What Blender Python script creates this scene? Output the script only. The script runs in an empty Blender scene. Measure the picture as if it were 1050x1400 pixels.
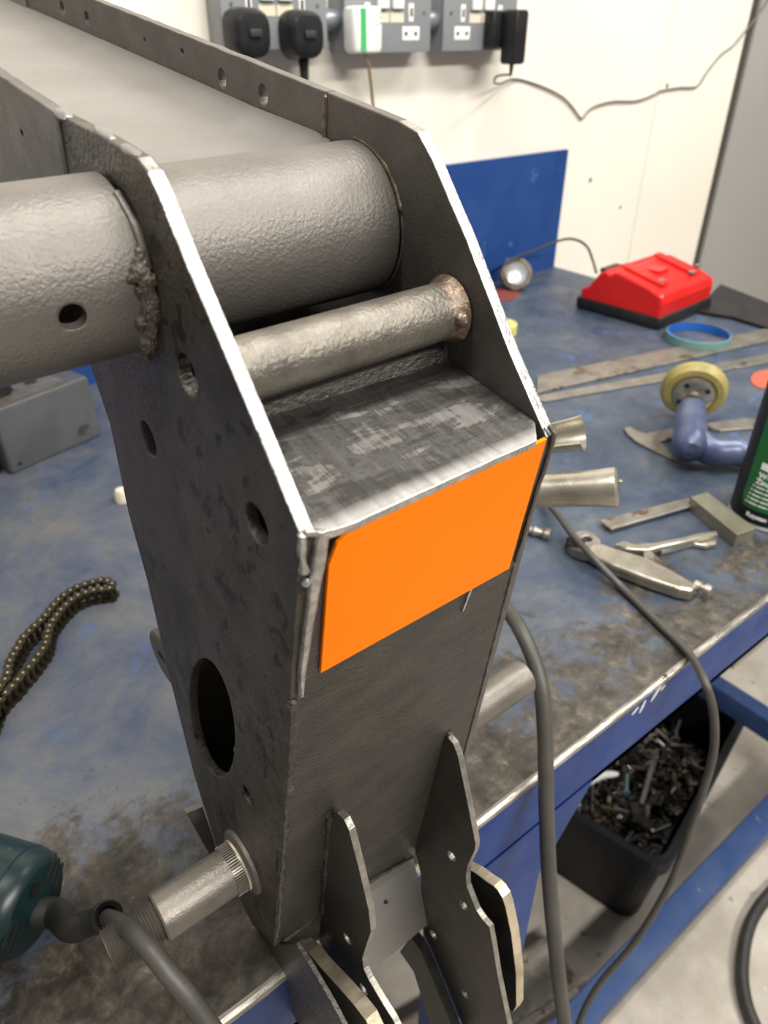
import bpy, math, random
from mathutils import Vector as V, Matrix, noise
random.seed(7)
S = bpy.context.scene
COL = S.collection
PI = math.pi
FL = -0.80                     # floor, the bench top is z = 0

# ------------------------------------------------------------------ camera
F = 1000.0; CX, CY = 525.0, 700.0; H = 0.39          # focal length in pixels of a 1050x1400 frame, height over the bench
R = Matrix(((0.78689827, -0.34098925, 0.51431259),
            (-0.61708274, -0.43482637, 0.65584671),
            (0.0, -0.83345807, -0.5525827)))
CAM = V((0, 0, H))
cd = bpy.data.cameras.new('camera'); cam = bpy.data.objects.new('camera', cd); COL.objects.link(cam)
cd.sensor_fit = 'VERTICAL'; cd.sensor_height = 36; cd.lens = 36 * F / 1400
cd.clip_start = 0.01; cd.clip_end = 50
cr, cu, cb = R.col[0], -R.col[1], -R.col[2]
cam.matrix_world = Matrix(((cr[0], cu[0], cb[0], 0), (cr[1], cu[1], cb[1], 0), (cr[2], cu[2], cb[2], H), (0, 0, 0, 1)))
cd.dof.use_dof = True; cd.dof.focus_distance = 0.27; cd.dof.aperture_fstop = 15
S.camera = cam

# ------------------------------------------------------------------ world, lights, exposure
wd = bpy.data.worlds.new('world'); S.world = wd; wd.use_nodes = True
wd.node_tree.nodes['Background'].inputs[0].default_value = (1.0, 0.975, 0.94, 1)
wd.node_tree.nodes['Background'].inputs[1].default_value = 0.20
def area(name, loc, target, sx, sy, e, col=(1, 0.96, 0.90)):
    l = bpy.data.lights.new(name, 'AREA'); l.shape = 'RECTANGLE'; l.size = sx; l.size_y = sy; l.energy = e; l.color = col
    o = bpy.data.objects.new(name, l); COL.objects.link(o); o.location = loc
    o.rotation_euler = (V(target) - V(loc)).to_track_quat('-Z', 'Y').to_euler(); return o
area('ceiling_or_fill_light', (0.25, 0.10, 1.55), (0.25, 0.25, 0), 1.3, 0.16, 27)
area('ceiling_or_fill_light', (1.75, 0.05, 1.60), (1.6, 0.4, 0), 1.3, 0.16, 25)
area('ceiling_or_fill_light', (0.6, -1.6, 1.65), (0.6, -1.2, 0), 1.6, 0.25, 74)  # unseen fill lamp in front, added to brighten the orange panel
S.view_settings.view_transform = 'Standard'; S.view_settings.look = 'None'
S.view_settings.exposure = 0.12; S.view_settings.gamma = 1.0; S.view_settings.use_curve_mapping = False

# ------------------------------------------------------------------ frames: photograph measurements to places in the room
def ray(u, v): return R @ V(((u - CX) / F, (v - CY) / F, 1))
def BZ(u, v, z=0.0): r = ray(u, v); return CAM + r * ((z - H) / r.z)       # on a level plane
def BY(u, v, y): r = ray(u, v); return CAM + r * (y / r.y)                 # on an upright plane parallel to the wall
P0 = V((0.06667461, 0.16374001, 0.04015181))                              # lower front corner of the steel part
def _rot(w):
    w = V(w); a = w.length; return Matrix.Rotation(a, 3, w)
M = _rot((0.17435466, -0.02401551, -0.00591874))
MT = M.transposed()
def W(p): return P0 + M @ V(p)
def _pl(u, v, P, n): r = ray(u, v); n = M @ V(n); return MT @ (CAM + r * ((W(P) - CAM).dot(n) / r.dot(n)) - P0)
def LP(u, v): p = _pl(u, v, (.0089, 0, .2605), (1, 0, -.0415)); return (p.y, p.z)   # on the left side plate
def RP(u, v): p = _pl(u, v, (.0929, 0, .252), (1, 0, .042)); return (p.y, p.z)      # on the right side plate
def FP(u, v, y=0): p = _pl(u, v, (0, y, 0), (0, 1, 0)); return (p.x, p.z)            # on the front face
def XP(u, v, x): p = _pl(u, v, (x, 0, 0), (1, 0, 0)); return (p.y, p.z)
def lx(z): return .0089 - .0415 * (.2605 - z)
def rx(z): return .0929 + .042 * (.252 - z)

# ------------------------------------------------------------------ materials
def ramp(nt, fac, stops):
    r = nt.nodes.new('ShaderNodeValToRGB'); e = r.color_ramp.elements
    while len(e) < len(stops): e.new(0.5)
    for k, (p, c) in enumerate(stops):
        e[k].position = p; e[k].color = (*c, 1) if len(c) == 3 else c
    nt.links.new(fac, r.inputs[0]); return r.outputs[0]
def nz(nt, vec, sc, det=6, rough=.6, dist=0):
    n = nt.nodes.new('ShaderNodeTexNoise'); n.inputs['Scale'].default_value = sc; n.inputs['Detail'].default_value = det
    n.inputs['Roughness'].default_value = rough; n.inputs['Distortion'].default_value = dist
    nt.links.new(vec, n.inputs['Vector']); return n.outputs['Fac']
def stretch(nt, vec, sc, rot=(0, 0, 0)):
    m = nt.nodes.new('ShaderNodeMapping'); m.inputs['Scale'].default_value = sc; m.inputs['Rotation'].default_value = rot
    nt.links.new(vec, m.inputs['Vector']); return m.outputs[0]
def mix(nt, fac, a, b):
    m = nt.nodes.new('ShaderNodeMix'); m.data_type = 'RGBA'
    for i, v in ((0, fac), (6, a), (7, b)):
        if isinstance(v, (int, float)): m.inputs[i].default_value = v
        elif isinstance(v, tuple): m.inputs[i].default_value = (*v, 1)
        else: nt.links.new(v, m.inputs[i])
    return m.outputs[2]
def mt(name, c1, c2=None, sc=20, metal=0.0, rough=0.5, bump=0.0, bsc=200, spots=None, rvar=0.0, st=None, coat=0.0, ssc=None, lo=.35, hi=.65, bd=.001):
    """noise of two colours, a bump, spots = (colour, scale, threshold)"""
    m = bpy.data.materials.new(name); m.use_nodes = True; nt = m.node_tree; b = nt.nodes['Principled BSDF']
    tc = nt.nodes.new('ShaderNodeTexCoord').outputs['Object']
    vec = stretch(nt, tc, st) if st else tc
    col = None
    if c2 is not None:
        n = nz(nt, vec, sc); col = ramp(nt, n, [(lo, c1), (hi, c2)])
    for sp in (spots or []):
        n = nz(nt, tc, sp[1], 4, .65); k = ramp(nt, n, [(sp[2], (0, 0, 0)), (min(1, sp[2] + .05), (1, 1, 1))])
        col = mix(nt, k, col if col is not None else c1, sp[0])
    if col is None: b.inputs['Base Color'].default_value = (*c1, 1)
    else: nt.links.new(col, b.inputs['Base Color'])
    b.inputs['Metallic'].default_value = metal; b.inputs['Roughness'].default_value = rough
    b.inputs['Coat Weight'].default_value = coat
    if rvar:
        n = nz(nt, vec, sc * 1.7); r_ = nt.nodes.new('ShaderNodeMapRange'); nt.links.new(n, r_.inputs[0])
        r_.inputs[1].default_value = .3; r_.inputs[2].default_value = .7
        r_.inputs[3].default_value = max(.02, rough - rvar); r_.inputs[4].default_value = min(1, rough + rvar); nt.links.new(r_.outputs[0], b.inputs['Roughness'])
    if bump:
        n = nz(nt, vec, bsc, 5, .55); bp = nt.nodes.new('ShaderNodeBump'); bp.inputs['Strength'].default_value = bump
        bp.inputs['Distance'].default_value = bd; nt.links.new(n, bp.inputs['Height']); nt.links.new(bp.outputs[0], b.inputs['Normal'])
    return m
blast = mt('blasted_steel', (.115, .106, .096), (.165, .152, .138), 45, .5, .50, .35, 1100, [((.05, .045, .04), 260, .70)], .05, bd=.0006)
tubem = mt('blasted_tube', (.150, .138, .123), (.200, .185, .166), 26, .5, .44, .55, 900, [((.10, .085, .075), 420, .72)], .04, bd=.0006)
facem = mt('blasted_face', (.060, .055, .048), (.095, .087, .077), 60, .5, .38, 1.0, 560, None, .05, st=(.7, 1, 1.4), bd=.0011)
boomm = mt('primed_boom', (.205, .193, .182), (.250, .237, .224), 18, .4, .40, .12, 1200, [((.14, .12, .10), 380, .76)], .04)
smallm = mt('worn_tube_steel', (.13, .118, .10), (.23, .21, .175), 90, .6, .38, .6, 800, [((.20, .145, .085), 24, .66), ((.85, .84, .82), 85, .735)], .06, bd=.0007)
polish = mt('ground_steel', (.34, .33, .31), (.66, .65, .63), 260, .9, .33, .3, 900, None, .1, st=(1, 1, 1))
dullm = mt('mill_steel', (.085, .078, .068), (.115, .106, .093), 60, .5, .46, .12, 500, None, .05)
edgem = mt('cut_steel_edge', (.22, .21, .185), (.36, .34, .30), 180, .7, .4, .3, 600)
goldm = mt('bronze_cut_edge', (.46, .39, .27), (.76, .67, .50), 60, .8, .40, .25, 300, None, .08)
weldm = mt('weld_metal', (.13, .115, .095), (.25, .22, .18), 260, .7, .36, .8, 900, [((.05, .04, .03), 300, .62)], .1, bd=.002)
rustm = mt('rusty_weld', (.16, .10, .065), (.30, .24, .18), 200, .6, .4, .7, 400, None, .1)
orange = mt('orange_panel', (1.0, .200, .0), (1.0, .225, .001), 12, 0, .5, 0, 0)
orange.node_tree.nodes['Principled BSDF'].inputs['Specular IOR Level'].default_value = .1
def left_mat():
    m = mt('mottled_plate', (.062, .053, .044), (.105, .092, .076), 60, .45, .42, .7, 620, [((.030, .025, .020), 95, .58)], .07, bd=.0010)
    nt = m.node_tree; b = nt.nodes['Principled BSDF']
    l = b.inputs['Base Color'].links[0].from_socket
    tc = nt.nodes.new('ShaderNodeTexCoord').outputs['Object']
    x = nt.nodes.new('ShaderNodeVectorMath'); x.operation = 'DISTANCE'; nt.links.new(tc, x.inputs[0]); x.inputs[1].default_value = (.008, .10, .215)
    k = ramp(nt, x.outputs['Value'], [(.0, (1, 1, 1)), (.055, (0, 0, 0))])
    c = mix(nt, k, l, (.125, .088, .090)); nt.links.new(c, b.inputs['Base Color']); return m
leftm = left_mat()
def shelf_mat():
    m = bpy.data.materials.new('brushed_shelf'); m.use_nodes = True; nt = m.node_tree; b = nt.nodes['Principled BSDF']
    tc = nt.nodes.new('ShaderNodeTexCoord').outputs['Object']
    n1 = nz(nt, stretch(nt, tc, (9, 1.2, 1), (0, 0, .1)), 45, 6, .6, .2)
    n2 = nz(nt, stretch(nt, tc, (1, 14, 1), (0, 0, -.5)), 30, 4)
    n3 = nz(nt, stretch(nt, tc, (1, 3.5, 1), (0, 0, .05)), 38, 5, .6, .4)
    n4 = nz(nt, stretch(nt, tc, (26, 1.0, 1), (0, 0, .12)), 60, 5, .7)
    k = nt.nodes.new('ShaderNodeMath'); k.operation = 'MULTIPLY_ADD'; nt.links.new(n4, k.inputs[0]); k.inputs[1].default_value = .30; nt.links.new(n3, k.inputs[2])
    c = ramp(nt, k.outputs[0], [(.55, (.070, .067, .062)), (.64, (.135, .13, .122)), (.70, (.085, .082, .076)), (.78, (.26, .25, .235))])
    c = mix(nt, ramp(nt, n2, [(.70, (0, 0, 0)), (.72, (.7, .7, .7))]), c, (.36, .35, .33))
    sx = nt.nodes.new('ShaderNodeSeparateXYZ'); nt.links.new(tc, sx.inputs[0])
    c = mix(nt, ramp(nt, sx.outputs['Y'], [(.0, (.8, .8, .8)), (.0004, (0, 0, 0))]), c, (.55, .54, .52))
    nt.links.new(c, b.inputs['Base Color']); b.inputs['Metallic'].default_value = .75
    nt.links.new(ramp(nt, n1, [(.3, (.30,) * 3), (.7, (.48,) * 3)]), b.inputs['Roughness'])
    bp = nt.nodes.new('ShaderNodeBump'); bp.inputs['Strength'].default_value = .25; bp.inputs['Distance'].default_value = .0006
    nt.links.new(n1, bp.inputs['Height']); nt.links.new(bp.outputs[0], b.inputs['Normal']); return m
shelfm = shelf_mat()
def bench_mat():
    m = bpy.data.materials.new('worn_blue_bench'); m.use_nodes = True; nt = m.node_tree; b = nt.nodes['Principled BSDF']
    tc = nt.nodes.new('ShaderNodeTexCoord').outputs['Object']
    sp = nt.nodes.new('ShaderNodeSeparateXYZ'); nt.links.new(tc, sp.inputs[0])
    big = nz(nt, tc, 5.0, 8, .62, .3); mid = nz(nt, tc, 30, 10, .72, .2); fine = nz(nt, tc, 150, 8, .72); mott = nz(nt, tc, 9, 10, .75, .3)
    def math_(op, a, c):
        q = nt.nodes.new('ShaderNodeMath'); q.operation = op
        for i, v in ((0, a), (1, c)):
            if isinstance(v, (int, float)): q.inputs[i].default_value = v
            else: nt.links.new(v, q.inputs[i])
        return q.outputs[0]
    def mrange(x, a0, a1, b0, b1):
        q = nt.nodes.new('ShaderNodeMapRange'); nt.links.new(x, q.inputs[0])
        for i, v in enumerate((a0, a1, b0, b1)): q.inputs[i + 1].default_value = v
        return q.outputs[0]
    slate = ramp(nt, mott, [(.36, (.020, .036, .068)), (.47, (.038, .056, .088)), (.56, (.062, .078, .105)), (.66, (.10, .105, .112))])
    pale = ramp(nt, mott, [(.36, (.040, .058, .105)), (.47, (.072, .086, .120)), (.56, (.105, .112, .125)), (.68, (.15, .14, .125))])
    base = mix(nt, ramp(nt, mrange(sp.outputs['X'], .15, .45, 0, 1), [(0, (0, 0, 0)), (1, (1, 1, 1))]), pale, slate)
    base = mix(nt, ramp(nt, mid, [(.58, (0, 0, 0)), (.63, (.7, .7, .7))]), base, (.05, .10, .25))
    rough_ = nz(nt, tc, 55, 9, .68, .6); bm_ = math_('ADD', math_('MULTIPLY', rough_, .65), math_('MULTIPLY', fine, .35))
    brown = ramp(nt, bm_, [(.38, (.010, .008, .006)), (.46, (.030, .025, .018)), (.54, (.060, .050, .038)), (.60, (.10, .088, .068)), (.68, (.24, .215, .17))])
    f = math_('ADD', math_('ADD', math_('MULTIPLY', big, .35), math_('ADD', math_('MULTIPLY', mid, .45), math_('MULTIPLY', fine, .2))), math_('ADD', mrange(sp.outputs['Y'], .17, .36, .13, -.085), mrange(sp.outputs['X'], .0, .5, .035, -.03)))
    k = ramp(nt, f, [(.505, (0, 0, 0)), (.565, (1, 1, 1))])
    c = mix(nt, k, base, brown)
    for sc_, rt, th in ((7, .62, .735), (6, -.35, .745)):
        sc = nz(nt, stretch(nt, tc, (2, 90, 1), (0, 0, rt)), sc_, 3)
        c = mix(nt, ramp(nt, sc, [(th, (0, 0, 0)), (th + .02, (.6, .6, .6))]), c, (.13, .20, .31))
    c = mix(nt, ramp(nt, nz(nt, tc, 260, 3), [(.74, (0, 0, 0)), (.76, (1, 1, 1))]), c, (.42, .40, .36))
    nt.links.new(c, b.inputs['Base Color'])
    nt.links.new(ramp(nt, mid, [(.3, (.36,) * 3), (.7, (.58,) * 3)]), b.inputs['Roughness'])
    b.inputs['Metallic'].default_value = .0
    bp = nt.nodes.new('ShaderNodeBump'); bp.inputs['Strength'].default_value = .35; bp.inputs['Distance'].default_value = .001
    nt.links.new(fine, bp.inputs['Height']); nt.links.new(bp.outputs[0], b.inputs['Normal']); return m
benchm = bench_mat()
edgebench = mt('bare_bench_edge', (.22, .20, .17), (.60, .57, .52), 70, .8, .3, .3, 200, [((.10, .08, .06), 60, .62)], .1, st=(.4, 3, 3))
bluep = mt('blue_paint', (.004, .030, .155), (.007, .042, .205), 14, 0, .42, .1, 80, [((.45, .45, .47), 34, .74), ((.05, .045, .04), 24, .72)], .08)
bluedull = mt('scuffed_blue_paint', (.026, .060, .175), (.052, .085, .19), 16, 0, .45, .1, 80, [((.20, .17, .14), 34, .68)], .08)
bluedark = mt('blue_upstand', (.010, .045, .185), (.020, .062, .215), 10, 0, .5, .05, 60, [((.07, .12, .27), 18, .62)])
wallm = mt('cream_board', (.78, .73, .63), (.83, .785, .69), 2.5, 0, .7, .03, 40, [((.60, .47, .32), 9, .735)])
wallg = mt('grey_panel', (.31, .30, .285), (.34, .33, .31), 2, 0, .55)
darkm = mt('dark_gap', (.012, .011, .010), rough=.8)
trimm = mt('dark_trim', (.06, .055, .045), rough=.5)
concrete = mt('concrete_floor', (.33, .295, .25), (.50, .46, .40), 9, 0, .8, .5, 60, [((.20, .17, .14), 30, .64), ((.62, .60, .56), 26, .68)], .05)
blackp = mt('black_plastic', (.011, .011, .012), (.02, .02, .021), 30, 0, .38, .1, 100)
crat = mt('scuffed_black_plastic', (.007, .007, .008), (.018, .018, .020), 12, 0, .45, .2, 60, None, .1, st=(1, 1, .3))
rubber = mt('grey_rubber_cable', (.045, .042, .036), (.065, .060, .051), 30, 0, .5, .2, 120, [((.05, .045, .04), 40, .64)])
rubberd = mt('dark_rubber', (.02, .02, .019), (.035, .033, .03), 30, 0, .5, .1, 100)
rubberg = mt('thin_grey_cable', (.12, .115, .10), rough=.5)
greybox = mt('grey_metal_box', (.235, .25, .265), (.26, .275, .285), 6, .2, .42)
whitep = mt('white_plastic', (.82, .81, .77), rough=.35)
creamp = mt('cream_plastic', (.66, .60, .46), rough=.4)
greenp = mt('green_label', (.06, .42, .14), rough=.4)
holem = mt('socket_hole', (.02, .018, .016), rough=.7)
redp = mt('red_plastic', (.55, .008, .006), (.62, .013, .009), 20, 0, .36, .05, 80, None, .06)
tealp = mt('teal_plastic', (.004, .017, .020), (.008, .028, .031), 20, 0, .36, .15, 60, [((.16, .17, .15), 60, .70)])
steel = mt('bare_steel', (.20, .185, .16), (.32, .30, .265), 40, .7, .38, .15, 200, [((.14, .085, .055), 22, .58)], .08)
shaftm = mt('turned_shaft', (.15, .135, .115), (.21, .19, .165), 60, .6, .42, .25, 900, None, .05)
platem = mt('nickel_plate', (.36, .33, .27), (.52, .49, .42), 40, .85, .30, .1, 200, [((.14, .11, .08), 70, .70)], .06)
yellowp = mt('yellow_pad', (.25, .20, .06), (.38, .31, .10), 30, 0, .45)
bluegrey = mt('grey_blue_alloy', (.055, .075, .16), (.11, .13, .21), 30, .2, .38, .1, 90, None, .08)
cangreen = mt('can_green', (.010, .10, .022), (.016, .15, .03), 6, 0, .3)
canwhite = mt('can_lettering', (.80, .85, .82), rough=.4)
chainm = mt('oily_chain', (.035, .028, .015), (.065, .054, .03), 300, .7, .35, .3, 500)
pinm = mt('bright_pin', (.75, .68, .50), metal=.8, rough=.3)
greydark = mt('grey_machine_paint', (.085, .09, .095), (.13, .135, .135), 12, .2, .42, .1, 60, [((.06, .06, .055), 18, .64)])
bagm = mt('clear_bag', (.45, .50, .58), (.60, .64, .70), 12, 0, .25)
bagm.node_tree.nodes['Principled BSDF'].inputs['Transmission Weight'].default_value = .5
ribm = mt('ribbed_grey', (.40, .38, .35), (.5, .48, .45), 20, 0, .6)
zinc = mt('zinc_bolt', (.30, .30, .30), (.6, .6, .59), 90, .9, .26)
brass = mt('tarnished_fixing', (.12, .09, .05), (.2, .16, .09), 90, .8, .35)
darkst = mt('black_oxide', (.022, .021, .019), (.05, .047, .042), 90, .6, .4)
blackfix = darkst
cord_brown = mt('ochre_cord', (.42, .30, .15), rough=.6)

for q_, v_ in ((bluep, .2), (bluedull, .25), (bluedark, .25), (crat, .2), (blackp, .3), (concrete, .25)):
    q_.node_tree.nodes['Principled BSDF'].inputs['Specular IOR Level'].default_value = v_
# ------------------------------------------------------------------ geometry helpers
def tag(o, label=None, cat=None, group=None, kind=None):
    for k, v in (('label', label), ('category', cat), ('group', group), ('kind', kind)):
        if v: o[k] = v
    return o
def link(name, me, parent=None):
    o = bpy.data.objects.new(name, me); COL.objects.link(o)
    if parent: o.parent = parent
    return o
def empty(name, loc=(0, 0, 0), rz=0.0, mat3=None):
    o = bpy.data.objects.new(name, None); COL.objects.link(o); o.empty_display_size = .02
    if mat3 is not None: o.matrix_world = Matrix.Translation(loc) @ mat3.to_4x4()
    else: o.location = loc; o.rotation_euler = (0, 0, rz)
    return o
class G:
    """gathers shapes, then build() links them as one mesh"""
    def __init__(s): s.v = []; s.f = []; s.m = []; s.sm = []
    def add(s, vs, fs, m=0, smooth=False):
        k = len(s.v); s.v += [V(p) for p in vs]; s.f += [tuple(i + k for i in f) for f in fs]; s.m += [m] * len(fs); s.sm += [smooth] * len(fs); return s
    def box(s, lo, hi, m=0, T=None, bev=0.0):
        x0, y0, z0 = lo; x1, y1, z1 = hi
        if bev <= 0:
            vs = [V(p) for p in ((x0, y0, z0), (x1, y0, z0), (x1, y1, z0), (x0, y1, z0), (x0, y0, z1), (x1, y0, z1), (x1, y1, z1), (x0, y1, z1))]
            fs = [(0, 3, 2, 1), (4, 5, 6, 7), (0, 1, 5, 4), (1, 2, 6, 5), (2, 3, 7, 6), (3, 0, 4, 7)]
            if T: vs = [T(p) for p in vs]
            return s.add(vs, fs, m)
        b = bev
        def ring(z, i):
            a, c, d, e = x0 + i, x1 - i, y0 + i, y1 - i
            out = []
            for (px, py, sx, sy, a0) in ((c - b, e - b, 1, 1, 0), (a + b, e - b, -1, 1, PI / 2), (a + b, d + b, -1, -1, PI), (c - b, d + b, 1, -1, 1.5 * PI)):
                for k in range(4): t_ = a0 + k * PI / 6; out.append(V((px + b * math.cos(t_), py + b * math.sin(t_), z)))
            return out
        rs = [ring(z0, b * .6), ring(z0 + b * .3, b * .17), ring(z0 + b, 0), ring(z1 - b, 0), ring(z1 - b * .3, b * .17), ring(z1, b * .6)]
        vs = [p for r_ in rs for p in r_]; n = 16
        if T: vs = [T(p) for p in vs]
        fs = [tuple(reversed(range(n))), tuple(range(5 * n, 6 * n))]
        for k in range(5):
            for j in range(n): fs.append((k * n + j, k * n + (j + 1) % n, (k + 1) * n + (j + 1) % n, (k + 1) * n + j))
        s.add(vs, fs[:2], m); kk = len(s.v) - len(vs)
        s.f += [tuple(i + kk for i in f) for f in fs[2:]]; s.m += [m] * (len(fs) - 2); s.sm += [True] * (len(fs) - 2); return s
    def sweep(s, pts, r, n=12, m=0, cap=True):
        """tube along points; r a number or a list"""
        pts = [V(p) for p in pts]; rr = r if isinstance(r, (list, tuple)) else [r] * len(pts)
        ts = []
        for i in range(len(pts)):
            a = pts[max(0, i - 1)]; b = pts[min(len(pts) - 1, i + 1)]
            d = (b - a); ts.append(d.normalized() if d.length > 1e-9 else (ts[-1] if ts else V((0, 0, 1))))
        u_ = ts[0].orthogonal().normalized(); vs = []
        for i, p in enumerate(pts):
            u_ = (u_ - ts[i] * u_.dot(ts[i])).normalized(); w_ = ts[i].cross(u_)
            for k in range(n):
                a = 2 * PI * k / n; vs.append(p + (u_ * math.cos(a) + w_ * math.sin(a)) * rr[i])
        fs = []
        for i in range(len(pts) - 1):
            for k in range(n): fs.append((i * n + k, i * n + (k + 1) % n, (i + 1) * n + (k + 1) % n, (i + 1) * n + k))
        s.add(vs, fs, m, True)
        if cap:
            kk = len(s.v) - len(vs)
            s.f += [tuple(kk + k for k in reversed(range(n))), tuple(kk + (len(pts) - 1) * n + k for k in range(n))]; s.m += [m] * 2; s.sm += [False] * 2
        return s
    def lathe(s, prof, o, ax, n=32, m=0, up=None, ms=None, closed=False):
        """prof = (distance along the axis, radius) points"""
        o = V(o); ax = V(ax).normalized(); u_ = (V(up) - ax * V(up).dot(ax)).normalized() if up else ax.orthogonal().normalized(); w_ = ax.cross(u_)
        vs = []
        for (h, r) in prof:
            for k in range(n):
                a = 2 * PI * k / n; vs.append(o + ax * h + (u_ * math.cos(a) + w_ * math.sin(a)) * r)
        base = len(s.v); s.v += vs
        N = len(prof)
        for i in range(N - 1 + (1 if closed else 0)):
            j = (i + 1) % N
            mm = ms[i] if ms else m
            for k in range(n):
                s.f.append((base + i * n + k, base + i * n + (k + 1) % n, base + j * n + (k + 1) % n, base + j * n + k)); s.m.append(mm)
                s.sm.append(True)
        return s
    def prism(s, poly, lo, hi, T, m=0):
        """poly 2-D points extruded lo..hi through T(a, b, c)"""
        n = len(poly); vs = [T(a, b, lo) for a, b in poly] + [T(a, b, hi) for a, b in poly]
        fs = [tuple(reversed(range(n))), tuple(range(n, 2 * n))] + [(k, (k + 1) % n, n + (k + 1) % n, n + k) for k in range(n)]
        return s.add(vs, fs, m)
    def build(s, name, mats, parent=None, sharp=35, fix=True):
        me = bpy.data.meshes.new(name); me.from_pydata([tuple(p) for p in s.v], [], s.f)
        for q in (mats if isinstance(mats, (list, tuple)) else [mats]): me.materials.append(q)
        me.polygons.foreach_set('material_index', s.m); me.polygons.foreach_set('use_smooth', s.sm)
        me.validate(); me.update()
        if fix:
            import bmesh
            bm = bmesh.new(); bm.from_mesh(me); bmesh.ops.recalc_face_normals(bm, faces=bm.faces)
            for e in bm.edges:
                if len(e.link_faces) == 2 and e.calc_face_angle(0) > math.radians(sharp): e.smooth = False
            bm.to_mesh(me); bm.free()
        return link(name, me, parent)
def smooth_path(ctrl, n=10):
    P = [V(p) for p in ctrl]; P = [P[0] * 2 - P[1]] + P + [P[-1] * 2 - P[-2]]; out = []
    for i in range(1, len(P) - 2):
        a, b, c, d = P[i - 1:i + 3]
        for k in range(n):
            t_ = k / n; out.append(.5 * ((2 * b) + (c - a) * t_ + (2 * a - 5 * b + 4 * c - d) * t_ ** 2 + (3 * b - a - 3 * c + d) * t_ ** 3))
    out.append(P[-2]); return out
def circ(cx, cy, r, n=20, ry=None, rot=0):
    ry = ry or r; c_, s_ = math.cos(rot), math.sin(rot); out = []
    for k in range(n):
        a = 2 * PI * k / n; x, y = r * math.cos(a), ry * math.sin(a); out.append((cx + x * c_ - y * s_, cy + x * s_ + y * c_))
    return out
def plate(name, outline, holes, th, T, mats, parent=None, bev=0.0005, edge=None):
    """flat plate with holes; T(a, b, c) places it, c runs -th/2..th/2; edge(a, b) picks slot 1 on the rim"""
    cu_ = bpy.data.curves.new(name, 'CURVE'); cu_.dimensions = '2D'; cu_.fill_mode = 'BOTH'
    for pl in [outline] + list(holes):
        sp = cu_.splines.new('POLY'); sp.points.add(len(pl) - 1); sp.use_cyclic_u = True
        for k, p in enumerate(pl): sp.points[k].co = (p[0], p[1], 0, 1)
    cu_.extrude = max(th / 2 - bev, 1e-5); cu_.bevel_depth = bev; cu_.bevel_resolution = 1; cu_.offset = -bev
    tmp = bpy.data.objects.new('tmp', cu_); COL.objects.link(tmp)
    dg = bpy.context.evaluated_depsgraph_get(); me = bpy.data.meshes.new_from_object(tmp.evaluated_get(dg)); bpy.data.objects.remove(tmp); bpy.data.curves.remove(cu_)
    me.materials.clear()
    for q in mats: me.materials.append(q)
    for p in me.polygons:
        p.use_smooth = False
        p.material_index = 1 if (len(mats) > 1 and abs(p.normal.z) < .8 and (edge is None or edge(p.center.x, p.center.y))) else 0
    for v in me.vertices: v.co = T(v.co.x, v.co.y, v.co.z)
    import bmesh
    bm = bmesh.new(); bm.from_mesh(me); bmesh.ops.remove_doubles(bm, verts=bm.verts, dist=1e-6); bmesh.ops.recalc_face_normals(bm, faces=bm.faces); bm.to_mesh(me); bm.free()
    me.name = name
    return link(name, me, parent)
def bead(g, pts, r, amp=.35, n=8, m=0, step=.5):
    """lumpy weld bead through points"""
    P = [V(p) for p in pts]; out = []; L = 0
    for a, b in zip(P, P[1:]):
        k = max(1, int((b - a).length / (r * step)))
        for i in range(k): out.append(a.lerp(b, i / k))
    out.append(P[-1])
    rr = [r * (1 + amp * noise.noise(p * 230) * 1.6) for p in out]
    out = [p + noise.noise_vector(p * 160) * r * amp for p in out]
    rr[0] *= .4; rr[-1] *= .4
    return g.sweep(out, rr, n, m)
def blob(g, c, r, m=0, seed=0.0, amp=.3, sq=(1, 1, 1)):
    vs = []; n1, n2 = 8, 12
    for i in range(n1 + 1):
        for j in range(n2):
            a = PI * i / n1; b = 2 * PI * j / n2
            d = V((math.sin(a) * math.cos(b) * sq[0], math.sin(a) * math.sin(b) * sq[1], math.cos(a) * sq[2]))
            vs.append(V(c) + d * r * (1 + amp * noise.noise(d * 2.2 + V((seed, seed, 0)))))
    fs = [(i * n2 + j, i * n2 + (j + 1) % n2, (i + 1) * n2 + (j + 1) % n2, (i + 1) * n2 + j) for i in range(n1) for j in range(n2)]
    return g.add(vs, fs, m, True)
def bump_verts(o, amp, freq):
    for v in o.data.vertices: v.co += noise.noise_vector(v.co * freq) * amp

# ================================================================== THE SETTING
YW = 0.9366 + 0.022
def struct(name, g, mats, parent=None):
    o = g.build(name, mats, parent)
    if parent is None: o['kind'] = 'structure'
    return o
struct('floor', G().box((-2.5, -2.2, FL - .05), (4, YW + .1, FL)), concrete)
struct('wall_back', G().box((-2.0, YW, FL), (1.4275, YW + .03, 1.7)).box((1.4295, YW, FL), (1.700, YW + .03, 1.7)), wallm)
struct('trim_1', G().box((1.4270, YW + .004, FL), (1.4300, YW + .028, 1.7)), trimm)
struct('trim_2', G().box((1.700, YW - .004, FL), (1.716, YW + .03, 1.7)), trimm)
struct('wall_right', G().box((1.716, YW - .010, FL), (4.0, YW + .03, 1.7)), wallg)
# nail, screw and stain marks on the board
for k, (u, v, r) in enumerate(((807, 246, .0042), (848, 283, .003), (912, 117, .004))):
    p = BY(u, v, YW)
    g = G(); g.lathe([(0, 0), (.0, r), (.0015, r * .8), (.002, 0)], (p.x, p.y, p.z), (0, -1, 0), 12)
    tag(g.build('screw_head', rustm), ('brown screw head in the cream board right of the blue upstand', 'slim tan fixing low on the cream board', 'rusty screw head under the stain beside the board seam')[k], 'screw', kind=None)

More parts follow.
